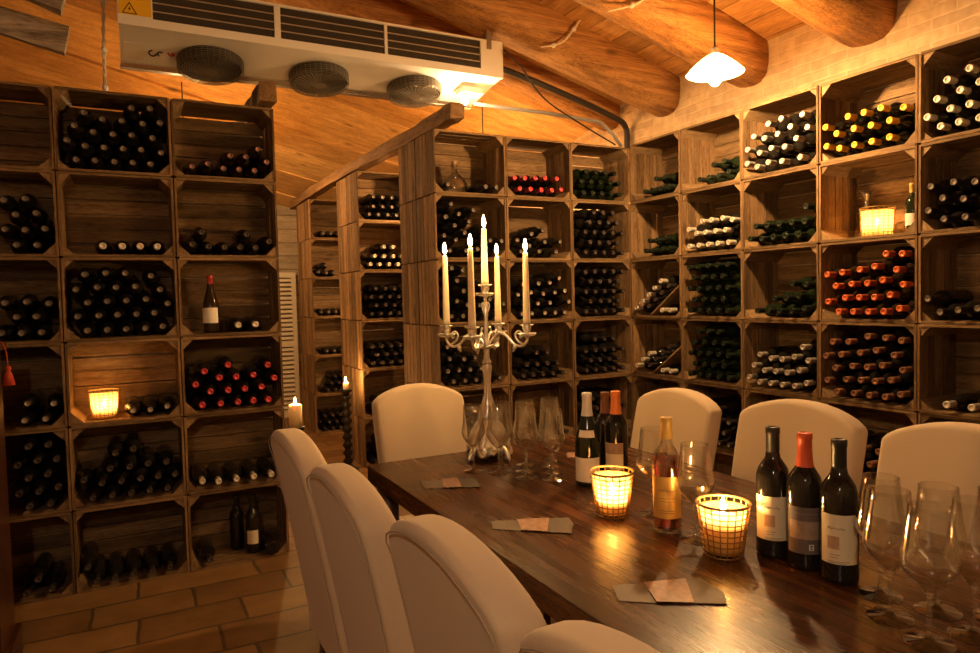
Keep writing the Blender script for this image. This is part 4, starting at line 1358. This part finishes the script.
# ------------------------------------------------------------------ bottles on the table
def script_line(bm, R, z, a0, a1, amp, waves, rad):
    pts = []
    n = 60
    for i in range(n + 1):
        s = i / n
        a = a0 + (a1 - a0) * s
        zz = z + amp * math.sin(2 * PI * waves * s) * (.6 + .4 * math.sin(7 * s + 1)) + amp * .5 * math.sin(2 * PI * waves * .37 * s)
        pts.append((R * math.cos(a), R * math.sin(a), zz))
    tube(bm, pts, rad, 4)
def chateau_label(t, lo, R, face):
    bm = bmesh.new()
    script_line(bm, R + .0003, .1195, face - .62, face + .25, .0022, 8, .00045)
    obj('label_script', me_from(bm, 'label_script', M['ink']), lo); bm = bmesh.new()
    for z, a, b in ((.064, -.5, .0), (.058, -.5, -.1), (.050, -.6, .5), (.047, -.6, .3)):
        ring_patch(bm, R + .0004, z, z + .0010, face + a, face + b, 8)
        obj('label_line', me_from(bm, 'label_line', M['ink']), lo); bm = bmesh.new()
    bm.free()
    bm = bmesh.new(); ring_patch(bm, R + .0004, .076, .103, face - .62, face - .02, 8)
    obj('label_vignette', me_from(bm, 'label_vignette', M['crest']), lo)
def grey_label(t, lo, R, face):
    bm = bmesh.new(); ring_patch(bm, R + .0004, .072, .112, face - 1.0, face + 1.0, 14)
    obj('label_picture', me_from(bm, 'label_picture', M['paper_tan']), lo)
    bm = bmesh.new()
    ring_patch(bm, R + .0005, .049, .062, face + .1, face + .16, 3); ring_patch(bm, R + .0005, .049, .062, face + .30, face + .36, 3)
    ring_patch(bm, R + .0005, .0605, .062, face + .1, face + .36, 4); ring_patch(bm, R + .0005, .049, .0505, face + .1, face + .36, 4); ring_patch(bm, R + .0005, .054, .0555, face + .1, face + .36, 4)
    obj('label_mark', me_from(bm, 'label_mark', M['paper_white']), lo)
    bm = bmesh.new(); script_line(bm, R + .0004, .128, face - .6, face + .6, .0015, 9, .0004)
    obj('label_lettering', me_from(bm, 'label_lettering', M['paper_tan']), lo)
def gold_label(t, lo, R, face):
    bm = bmesh.new()
    script_line(bm, R + .0003, .115, face - .55, face + .55, .0022, 9, .0005)
    obj('label_script', me_from(bm, 'label_script', M['ink']), lo); bm = bmesh.new()
    for z in (.094, .086, .062, .056):
        ring_patch(bm, R + .0004, z, z + .0012, face - .5, face + .5, 8)
        obj('label_line', me_from(bm, 'label_line', M['ink']), lo); bm = bmesh.new()
    bm.free()
def neck_label(t, lo, R, face):
    bm = bmesh.new(); ring_patch(bm, .0365, .160, .1655, face - .45, face + .45, 8)
    bm.free(); bm = bmesh.new()
    prev = None
    for i in range(11):
        a = face - .75 + 1.5 * i / 10
        cur = [bm.verts.new((r * math.cos(a), r * math.sin(a), z)) for r, z in ((.0375, .160), (.0325, .182))]
        if prev: bm.faces.new((prev[0], cur[0], cur[1], prev[1]))
        prev = cur
    obj('neck_label', me_from(bm, 'neck_label', M['paper_white'], smooth=True), t)
def top_band(t, lo, R, face):
    bm = bmesh.new(); ring_patch(bm, R + .0004, .100, .134, face - .84, face + .84, 12)
    obj('label_picture', me_from(bm, 'label_picture', M['paper_tan']), lo)
CAMDIR = lambda x, y: math.atan2(-y, -x)
standing_bottle('wine_bottle', 'dark bordeaux bottle with cream label, leftmost of three beside the lantern', (1.298, 1.092, TT), 'bottle_dark', 'black', 'bx', 'paper_cream', CAMDIR(1.27, 1.07) + .12, 'bordeaux bottles on the table', extra=chateau_label, labz=(.045, .145), halfang=1.3)
standing_bottle('wine_bottle', 'dark bottle with orange-red capsule and mauve label between two cream-labelled ones', (1.300, 1.009, TT), 'bottle_dark', 'redwax', 'bx', 'paper_grey', CAMDIR(1.3, .985) + .12, 'bordeaux bottles on the table', extra=grey_label, caplen=.072, labz=(.04, .142), halfang=1.15)
standing_bottle('wine_bottle', 'dark bordeaux bottle with cream label, nearest the group of glasses', (1.300, .926, TT), 'bottle_dark', 'black', 'bx', 'paper_cream', CAMDIR(1.273, .905) + .02, 'bordeaux bottles on the table', extra=chateau_label, labz=(.045, .148), halfang=1.05)
tr = standing_bottle('wine_bottle', 'clear bottle of amber pink wine with gold capsule and gold label', (1.203, 1.342, TT), 'rose', 'gold', 'bx', 'paper_gold', CAMDIR(1.19, 1.327), extra=gold_label, labz=(.042, .150), halfang=1.15, scale=.985, caplen=.055)
bm = bmesh.new()
lathe(bm, [(0, .0122), (.030, .0102), (.0349, .0142), (.0349, .175), (.0339, .190), (.0305, .200), (0, .200)], 32)
obj('wine', me_from(bm, 'wine_fill', M['rose'], smooth=True), tr)
bm = bmesh.new(); lathe(bm, [(0, .25), (.0118, .25), (.0118, .284), (0, .284)], 16)
obj('cork', me_from(bm, 'bottle_cork', M['cork']), tr)
standing_bottle('wine_bottle', 'green bottle with white capsule and white label behind the middle lantern', (1.285, 1.802, TT), 'bottle_green', 'whitecap', 'bg', 'paper_white', CAMDIR(1.27, 1.795) - .1, 'bottles behind the middle lantern', extra=neck_label, labz=(.018, .095), caplen=.075)
standing_bottle('wine_bottle', 'dark bottle with dull orange-topped capsule between the white and orange ones', (1.402, 1.862, TT), 'bottle_dark', 'brown', 'bx', None, 0, 'bottles behind the middle lantern', caplen=.07, scale=.95)
standing_bottle('wine_bottle', 'dark bottle with bright orange capsule and pale label behind the middle lantern', (1.380, 1.776, TT), 'bottle_dark', 'orangecap', 'bx', 'paper_cream', CAMDIR(1.38, 1.776) - .25, 'bottles behind the middle lantern', extra=top_band, labz=(.05, .135), halfang=.85, caplen=.075)

# ------------------------------------------------------------------ leaflets on the table
def leaflet(label, quads, group='printed leaflets'):
    c = [sum(p[i] for q, _ in quads for p in q) / sum(len(q) for q, _ in quads) for i in (0, 1)]
    t = thing('printed_leaflet', label, 'leaflet', (c[0], c[1], TT), 0, group)
    for i, (q, mat) in enumerate(quads):
        bm = bmesh.new()
        z = .0012 + .0016 * i
        quadbox(bm, [(x - c[0], y - c[1], z) for x, y in q], [(x - c[0], y - c[1], z + .0008) for x, y in q])
        obj('leaflet_panel', me_from(bm, 'leaflet_panel', M[mat]), t)
C3 = dict(a=(.872, 1.144), b=(.933, 1.116), c=(.895, 1.032), d=(.837, 1.078), e=(1.022, 1.086), f=(.955, .992), h=(1.04, .996), i=(1.008, .958))
leaflet('printed leaflet on the table nearest the camera, before the second lantern', [([C3['d'], C3['c'], C3['b'], C3['a']], 'leaf_grey'), ([C3['f'], C3['i'], C3['h'], (1.052, 1.075), C3['e']], 'leaf_dark'), ([C3['c'], C3['f'], C3['e'], C3['b']], 'leaf_photo')])
C2 = dict(a=(.851, 1.644), b=(.91, 1.611), c=(.878, 1.532), d=(.82, 1.586), e=(.991, 1.576), f=(.929, 1.486), g=(1.04, 1.553), h=(1.019, 1.497), i=(.976, 1.445))
leaflet('printed leaflet on the table left of the middle lantern', [([C2['d'], C2['c'], C2['b'], C2['a']], 'leaf_grey'), ([C2['f'], C2['i'], C2['h'], C2['g'], C2['e']], 'leaf_dark'), ([C2['c'], C2['f'], C2['e'], C2['b']], 'leaf_photo')])
leaflet('printed leaflet on the far left corner of the table', [([(.815, 2.041), (.865, 2.01), (.905, 2.105), (.835, 2.13)], 'leaf_grey'), ([(.92, 1.985), (.971, 1.956), (1.0, 2.04), (1.0, 2.083), (.955, 2.095)], 'leaf_dark'), ([(.865, 2.01), (.92, 1.985), (.955, 2.095), (.905, 2.105)], 'leaf_photo')])
leaflet('small printed leaflet beside the far glasses and the white-capped bottle', [([(1.432, 2.142), (1.498, 2.099), (1.562, 2.175), (1.478, 2.211)], 'leaf_photo')])

# ------------------------------------------------------------------ ceiling cooling unit
AX, AYF = 0.0, 3.75
AL = 2.091
t = thing('cooling_unit', 'long white ceiling-hung cellar cooling unit with three dark fans underneath', 'cooler', (AX, AYF, 2.60))
def sec(bm, prof, x0, x1, mat=0):
    quadbox(bm, [(x0, y, z) for y, z in prof], [(x1, y, z) for y, z in prof], mat)
ZF0, ZF1 = .120, .335
bm = bmesh.new()
sec(bm, [(0.02, ZF0 + .03), (.02, ZF1), (.47, ZF1), (.47, .055), (.14, .105), (.02, ZF0 - .001)], .004, AL - .004)
obj('casing', me_from(bm, 'unit_casing', M['white_metal']), t)
# front frame with three openings
GX = [(.152, .727), (.758, 1.33), (1.347, 1.938)]
gz0, gz1 = ZF0 + .038, ZF1 - .012
bm = bmesh.new()
box(bm, 0, AL, -.002, .02, ZF0 - .004, gz0)
box(bm, 0, AL, -.002, .02, gz1, ZF1)
xs = [0] + [v for g in GX for v in g] + [AL]
for i in range(0, len(xs), 2):
    box(bm, xs[i], xs[i + 1], -.001, .02, gz0, gz1)
obj('front_frame', me_from(bm, 'front_frame', M['white_metal']), t)
for a, b in GX:
    bm = bmesh.new()
    box(bm, a, b, .013, .0185, gz0, gz1)
    n = int((b - a) / .009)
    for k in range(n):
        x = a + (k + .5) * (b - a) / n
        box(bm, x - .0015, x + .0015, .008, .013, gz0, gz1)
    g = obj('coil_grille', me_from(bm, 'coil_grille', M['fin']), t)
    bm = bmesh.new()
    for k in (1, 2, 3):
        z = gz0 + (gz1 - gz0) * (k / 4.0 + .0)
        box(bm, a, b, .002, .008, z - .0025, z + .0025)
    obj('coil_tube', me_from(bm, 'coil_tube', M['finline']), g)
# drip tray lip strip
bm = bmesh.new()
sec(bm, [(.445, .047), (.445, .058), (.485, .075), (.485, .047)], 0, AL, 0)
sec(bm, [(.40, .060), (.40, .066), (.4445, .0585), (.4445, .050)], .01, AL - .01, 0)
obj('drip_edge', me_from(bm, 'drip_edge', M['alu']), t)
# warning sticker
bm = bmesh.new(); box(bm, .006, .146, -.0035, -.0021, gz0 + .006, gz1 - .006)
st = obj('warning_sticker', me_from(bm, 'warning_sticker', M['yellow']), t)
bm = bmesh.new()
zc = gz0 + .012
def prism2(bm, pts, y0, y1):
    quadbox(bm, [(x, y0, z) for x, z in pts], [(x, y1, z) for x, z in pts])
for (x0, z0, x1, z1) in ((.022, zc, .082, zc), (.082, zc, .052, zc + .050), (.052, zc + .050, .022, zc)):
    d = Vector((x1 - x0, z1 - z0)).normalized() * .002; nn = Vector((-d.y, d.x))
    prism2(bm, [(x0 - nn.x - d.x, z0 - nn.y - d.y), (x1 - nn.x + d.x, z1 - nn.y + d.y), (x1 + nn.x + d.x, z1 + nn.y + d.y), (x0 + nn.x - d.x, z0 + nn.y - d.y)], -.0042, -.0036)
prism2(bm, [(.054, zc + .036), (.046, zc + .019), (.0515, zc + .020), (.049, zc + .007), (.058, zc + .025), (.0525, zc + .024)], -.0042, -.0036)
obj('hazard_symbol', me_from(bm, 'hazard_symbol', M['black']), st)
# underside: panel plane from (y=.14,z=.105) to (.47,.055)
def under(x, y, d=0.0):
    z = .105 - (y - .14) * (.05 / .33)
    nv_ = Vector((0, -.15, -.99)).normalized()
    return Vector((x, y, z)) + nv_ * d
def under_patch(bm, x0, x1, y0, y1, d, mat=0):
    a = [under(x0, y0, d), under(x1, y0, d), under(x1, y1, d), under(x0, y1, d)]
    b = [under(x0, y0, d + .001), under(x1, y0, d + .001), under(x1, y1, d + .001), under(x0, y1, d + .001)]
    quadbox(bm, a, b, mat)
bm = bmesh.new(); under_patch(bm, .02, .115, .19, .36, .0005)
obj('rating_plate', me_from(bm, 'rating_plate', M['paper_white']), t)
bm = bmesh.new()
pts = [under(.155 + .018 * math.cos(a), .27 + .03 * math.sin(a), .0015) for a in [k * .5 for k in range(0, 10)]]
tube(bm, pts, .004, 5)
pts = [under(.19 + .012 * math.cos(a), .27 + .022 * math.sin(a), .0015) for a in [k * .5 for k in range(4, 12)]]
tube(bm, pts, .004, 5)
lg = obj('maker_mark', me_from(bm, 'maker_mark', M['black']), t)
bm = bmesh.new()
pts = [under(.225, .25, .0015), under(.24, .275, .0015), under(.255, .262, .0015), under(.245, .245, .0015)]
tube(bm, pts, .006, 5)
obj('red_emblem', me_from(bm, 'red_emblem', M['red_print']), lg)
# fans
FX = [.435, 1.02, 1.61]
for fx in FX:
    c = under(fx, .272, 0)
    nrm = Vector((0, -.15, -.99)).normalized()
    ux = Vector((1, 0, 0)); uy = nrm.cross(ux).normalized()
    R = .168
    def pt(r, a, d):
        return c + ux * (r * math.cos(a)) + uy * (r * math.sin(a)) + nrm * d
    bm = bmesh.new()
    # shallow pan behind
    ring0 = [bm.verts.new(pt(R * .98, 2 * PI * k / 40, .001)) for k in range(40)]
    ring1 = [bm.verts.new(pt(R * .96, 2 * PI * k / 40, .046)) for k in range(40)]
    bm.faces.new([bm.verts.new(pt(R * .96, 2 * PI * k / 40, .0125)) for k in range(40)])
    for k in range(40):
        bm.faces.new((ring0[k], ring0[(k + 1) % 40], ring1[(k + 1) % 40], ring1[k]))
    fan = obj('fan', me_from(bm, 'fan_pan', M['fan']), t)
    bm = bmesh.new()
    for q in range(5):
        a0 = q * 2 * PI / 5
        va = []
        for k in range(6):
            a = a0 + .95 * k / 5
            va.append((pt(.04, a, .018 + .016 * k / 5), pt(R * .9, a + .25, .016 + .02 * k / 5)))
        for k in range(5):
            vv = [bm.verts.new(p) for p in (va[k][0], va[k + 1][0], va[k + 1][1], va[k][1])]
            bm.faces.new(vv)
    obj('fan_blades', me_from(bm, 'fan_blades', M['fan']), fan)
    bm = bmesh.new()
    DR = .066
    for r, d in [(1.0, .008), (1.0, .020), (1.0, .032), (1.0, .044), (1.0, .055), (.975, .063)] + [(.22 + .073 * k, DR) for k in range(10)]:
        tube(bm, [pt(R * r, 2 * PI * k / 40, d) for k in range(40)], .0019, 5, closed=True)
    for k in range(36):
        a = 2 * PI * k / 36
        tube(bm, [pt(R * .1, a, DR + .001), pt(R * .95, a, DR + .001), pt(R * 1.0, a, .056), pt(R * 1.0, a, .004)], .0016, 5)
    hub = [bm.verts.new(pt(R * .22, 2 * PI * k / 20, .0685)) for k in range(20)]
    bm.faces.new(hub)
    obj('fan_guard', me_from(bm, 'fan_guard', M['guard']), fan)
# hanging brackets
for x in (.12, AL - .095):
    bm = bmesh.new()
    box(bm, x - .016, x + .016, -.004, .05, ZF1 - .055, ZF1 + .05)
    box(bm, x - .004, x + .004, .01, .03, ZF1 + .05, zceil(x) - 2.60 - .12 if x < 1 else ZF1 + .11)
    box(bm, x - .022, x + .022, .05, .46, ZF1 + .001, ZF1 + .03)
    obj('hanging_bracket', me_from(bm, 'hanging_bracket', M['grey_steel']), t)

# small bulkhead lamp under the right end of the cooler
t = thing('bulkhead_lamp', 'small bare bulb fitting glowing under right end of white cooling unit', 'lamp', (1.93, 3.92, 2.68))
bm = bmesh.new(); box(bm, -.06, .08, -.05, .05, -.035, .0); bevel_sharp(bm, .006, 2)
obj('lamp_base', me_from(bm, 'bulkhead_base', M['white_metal']), t)
bm = bmesh.new(); tube(bm, [(-.035, -.02, -.035), (-.04, -.03, -.065)], .016, 14)
obj('socket', me_from(bm, 'bulb_socket', M['white_metal'], smooth=True), t)
bm = bmesh.new(); bmesh.ops.create_uvsphere(bm, u_segments=16, v_segments=10, radius=.024, matrix=Matrix.Translation((-.043, -.036, -.088)))
obj('light_bulb', me_from(bm, 'bulkhead_bulb', M['bulb_small'], smooth=True), t)

# drain pipe
def cable(name, label, cat, pts, rad, mat, seg=8, n=6, extra=None):
    bm = bmesh.new()
    tube(bm, smooth_pts(pts, n) if n > 1 else pts, rad, seg)
    o = tag(obj(name, me_from(bm, name, M[mat], smooth=True)), label, cat)
    return o
cable('drain_pipe', 'grey drain pipe from the cooling unit down to the top of back shelf', 'pipe', [(2.0, 4.0, 2.62), (2.05, 3.93, 2.595), (2.5, 3.92, 2.59), (2.93, 3.92, 2.575), (2.97, 3.92, 2.56), (3.06, 3.92, 2.50), (3.13, 3.92, 2.42)], .0125, 'pipe_grey', 10, 1)
cable('power_cable', 'thin black cable sagging from cooling unit to the corner shelf top', 'cable', [(2.08, 3.72, 2.88), (2.2, 3.72, 2.79), (2.45, 3.85, 2.66), (2.75, 3.87, 2.53), (3.05, 3.88, 2.415)], .0055, 'black_cord')
cable('cable_bundle', 'dark bundle of cables running between two roof logs to the brick wall', 'cable', [(2.13, 4.1, 2.93), (2.4, 4.1, 2.88), (2.75, 4.1, 2.80), (3.25, 4.15, 2.69), (3.40, 4.2, 2.64), (3.42, 4.21, 2.5), (3.42, 4.22, 2.3)], .022, 'black_cord')
def twisted(name, label, pts, mat, r=.0085, knots=4):
    bm = bmesh.new()
    P = smooth_pts(pts, 14)
    for s in (0, PI):
        q = []
        for i, p in enumerate(P):
            a = i * 1.1 + s
            q.append(p + Vector((math.cos(a) * r * .6, math.sin(a) * r * .6, math.sin(a + .7) * r * .3)))
        tube(bm, q, r * .55, 6)
    o = obj(name, me_from(bm, name, M[mat], smooth=True))
    tag(o, label, 'cord')
    bm = bmesh.new()
    for k in range(knots):
        p = P[int((k + .5) * len(P) / knots)]
        bmesh.ops.create_uvsphere(bm, u_segments=10, v_segments=6, radius=.016, matrix=Matrix.Translation(p))
    obj('insulator', me_from(bm, 'insulator', M['white_metal'], smooth=True), o)
    return o
twisted('twisted_cord', 'pale twisted cord pinned along the log above the cooling unit', [(2.30, 3.635, 2.90), (2.42, 3.60, 2.93), (2.52, 3.60, 3.03), (2.60, 3.60, 3.12), (2.70, 3.5, 3.08)], 'white_cord', knots=3)
twisted('twisted_cord', 'pale twisted cord pinned across the log left of the pendant lamp', [(2.30, 2.975, 2.87), (2.42, 2.92, 2.90), (2.52, 2.89, 2.96), (2.60, 2.86, 3.02), (2.62, 2.70, 3.08)], 'white_cord', knots=2)
twisted('twisted_cord', 'vertical twisted cord hanging at left of cooling unit down to the shelf', [(-.055, 3.99, 3.72), (-.058, 3.985, 3.3), (-.062, 3.98, 2.9), (-.068, 3.975, 2.6), (-.07, 3.97, 2.42)], 'beam_cord' if 'beam_cord' in M else 'shutter', r=.009, knots=5)

# ------------------------------------------------------------------ pendant lamps
def pendant(label, x, y, zb, bulbmat, group=None):
    t = thing('pendant_lamp', label, 'lamp', (x, y, zb), 0, group)
    bm = bmesh.new()
    tube(bm, [(0, 0, .155), (0, 0, zceil(x) - zb + .02)], .0045, 8)
    obj('cord', me_from(bm, 'pendant_cord', M['black_cord']), t)
    bm = bmesh.new(); lathe(bm, [(0, .16), (.016, .16), (.020, .15), (.021, .10), (.017, .085), (0, .085)], 18)
    obj('lamp_holder', me_from(bm, 'lamp_holder', M['white_metal'], smooth=True), t)
    bm = bmesh.new()
    lathe(bm, [(.022, .128), (.040, .118), (.085, .085), (.130, .045), (.137, .036), (.136, .033), (.128, .041), (.083, .081), (.039, .114), (.022, .124)], 40)
    sh = obj('lamp_shade', me_from(bm, 'lamp_shade', M['shade'], smooth=True), t)
    bm = bmesh.new(); tube(bm, [(.137 * math.cos(2 * PI * k / 40), .137 * math.sin(2 * PI * k / 40), .035) for k in range(40)], .0028, 6, closed=True)
    obj('shade_rim', me_from(bm, 'shade_rim', M['white_metal'], smooth=True), sh)
    bm = bmesh.new()
    lathe(bm, [(0, .084), (.012, .083), (.014, .065), (.024, .040), (.030, .015), (.027, -.008), (.015, -.024), (0, -.029)], 18)
    obj('light_bulb', me_from(bm, 'pendant_bulb', M[bulbmat], smooth=True), t)
    return t
pendant('lit glass-shaded pendant lamp hanging on a black cord before the brick wall', 2.6, 2.518, 2.415, 'bulb')
pendant('added unseen pendant lamp that brightens the space behind the back shelf', 2.55, 4.93, 2.28, 'bulb_aisle_fill')  # added out of view to raise the light behind the back shelf
pendant('added unseen pendant lamp that brightens the aisle behind the left shelf', .45, 6.3, 2.55, 'bulb_aisle_fill')  # unseen lamp added to brighten the aisle, far ceiling and shutter
pendant('added fill pendant lamp over the near end of the room behind the camera', -.45, -.55, 2.2, 'bulb_near_fill')  # invented lamp, added to light the near chairs from behind the camera

# ------------------------------------------------------------------ floor candle stands in the aisle
def candle_stand(label, loc, h, twist, candle_r, candle_h):
    t = thing('candle_stand', label, 'candle stand', loc)
    bm = bmesh.new()
    if twist:
        prof = [(0, 0), (.085, 0), (.085, .02), (.05, .035), (.03, .06)]
        z = .06
        while z < h - .09:
            prof += [(.024, z + .006), (.043, z + .032), (.024, z + .058)]
            z += .064
        prof += [(.03, h - .05), (.022, h - .035), (.05, h - .012), (.055, h), (0, h)]
    else:
        prof = [(0, 0), (.10, 0), (.10, .018), (.05, .03), (.026, .07), (.022, h * .5), (.034, h * .55), (.022, h * .6), (.026, h - .06), (.055, h - .015), (.066, h), (0, h)]
    lathe(bm, prof, 22)
    obj('stand', me_from(bm, 'candle_stand', M['iron'], smooth=True), t)
    c = thing('pillar_candle', 'lit pillar candle on the ' + ('bead-turned black stand at the aisle corner' if twist else 'black floor stand behind the leftmost chairs'), 'candle', (loc[0], loc[1], loc[2] + h + .0005))
    bm = bmesh.new(); lathe(bm, [(0, 0), (candle_r, 0), (candle_r, candle_h), (candle_r * .8, candle_h + .002), (.006, candle_h - .006), (0, candle_h - .006)], 24)
    obj('wax_stick', me_from(bm, 'pillar_wax', M['wax'], smooth=True), c)
    bm = bmesh.new(); z = candle_h - .004
    tube(bm, [(0, 0, z - .002), (0, 0, z + .010)], .001, 6)
    obj('wick', me_from(bm, 'pillar_wick', M['wick']), c)
    bm = bmesh.new()
    lathe(bm, [(0, z + .003), (.005, z + .008), (.0085, z + .019), (.0075, z + .030), (.004, z + .044), (0, z + .056)], 12)
    obj('flame', me_from(bm, 'pillar_flame', M['flame_stand'], smooth=True), c)
candle_stand('black iron floor candle stand in the aisle behind leftmost chairs', (.985, 4.85, 0), .50, False, .045, .155)
candle_stand('black bead-turned floor candle stand beside the middle aisle stack', (1.49, 5.36, 0), .665, True, .022, .05)

# ------------------------------------------------------------------ dark cabinet at the left picture edge
t = thing('wooden_cabinet', 'dark mahogany cabinet with grooved edge at the left picture edge', 'cabinet', (-.80, 3.21, 0))
bm = bmesh.new(); box(bm, -.32, .325, -.16, .16, .07, 1.21); bevel_sharp(bm, .012, 3)
obj('body', me_from(bm, 'cabinet_body', M['mahogany']), t)
bm = bmesh.new(); box(bm, -.34, .345, -.18, .18, 0, .07); bevel_sharp(bm, .008, 2)
obj('plinth', me_from(bm, 'cabinet_plinth', M['mahogany']), t)
bm = bmesh.new(); box(bm, -.34, .345, -.18, .18, 1.21, 1.24); bevel_sharp(bm, .01, 2)
obj('cabinet_top', me_from(bm, 'cabinet_top', M['mahogany']), t)
for k in range(4):
    bm = bmesh.new(); x = .305 - k * .022
    tube(bm, [(x, -.162, .085), (x, -.162, 1.2)], .007, 8)
    obj('moulding', me_from(bm, 'cabinet_moulding', M['mahogany'], smooth=True), t)
bm = bmesh.new(); box(bm, -.28, .21, -.172, -.161, .11, 1.17); bevel_sharp(bm, .006, 2)
d = obj('door', me_from(bm, 'cabinet_door', M['mahogany']), t)
bm = bmesh.new(); bmesh.ops.create_uvsphere(bm, u_segments=12, v_segments=8, radius=.012, matrix=Matrix.Translation((.18, -.182, .66)))
obj('knob', me_from(bm, 'cabinet_knob', M['goldwire'], smooth=True), d)
# red tassel hanging over the cabinet's right side
bm = bmesh.new()
lathe(bm, [(0, .075), (.008, .074), (.011, .062), (.006, .055), (.012, .048), (.022, .0), (0, .002)], 16)
tube(bm, smooth_pts([(0, 0, .074), (-.004, 0, .13), (-.014, .0, .165), (-.035, 0, .1705), (-.06, 0, .1705)], 5), .0022, 6)
tag(obj('red_tassel', me_from(bm, 'red_tassel', M['red_tassel'], smooth=True), None, (-.432, 3.22, 1.075)), 'red tassel hanging over the top edge of the dark cabinet', 'tassel')

# ------------------------------------------------------------------ louvred shutter at the end of the aisle
t = thing('louvred_shutter', 'pale louvred shutter standing at the far end of the aisle', 'shutter', (1.45, 8.34, 0))
bm = bmesh.new()
for a in ((-.30, -.25), (.25, .30)):
    box(bm, a[0], a[1], -.018, .018, 0, 1.72)
for z in ((0, .08), (.84, .91), (1.66, 1.72)):
    box(bm, -.25, .25, -.018, .018, z[0], z[1])
obj('shutter_frame', me_from(bm, 'shutter_frame', M['shutter']), t)
bm = bmesh.new()
for z0, z1 in ((.09, .835), (.915, 1.655)):
    n = int((z1 - z0) / .05)
    for k in range(n):
        z = z0 + (k + .5) * (z1 - z0) / n
        quadbox(bm, [(-.25, -.017, z - .016), (.25, -.017, z - .016), (.25, -.011, z - .017), (-.25, -.011, z - .017)], [(-.25, .011, z + .016), (.25, .011, z + .016), (.25, .017, z + .015), (-.25, .017, z + .015)])
obj('louvres', me_from(bm, 'shutter_louvres', M['shutter']), t)

# ------------------------------------------------------------------ world and colour management
w = bpy.data.worlds.new('world'); SC.world = w
w.use_nodes = True
w.node_tree.nodes['Background'].inputs[0].default_value = (.02, .014, .008, 1)
w.node_tree.nodes['Background'].inputs[1].default_value = .2
SC.view_settings.view_transform = 'Standard'
SC.view_settings.look = 'None'
SC.view_settings.gamma = 1.0
SC.view_settings.use_curve_mapping = False
SC.view_settings.exposure = EXPOSURE
SC.cycles.use_denoising = True
SC.cycles.sample_clamp_indirect = 6.0
SC.cycles.max_bounces = 12
SC.cycles.diffuse_bounces = 5
SC.cycles.transparent_max_bounces = 16
SC.cycles.caustics_reflective = False
SC.cycles.caustics_refractive = False
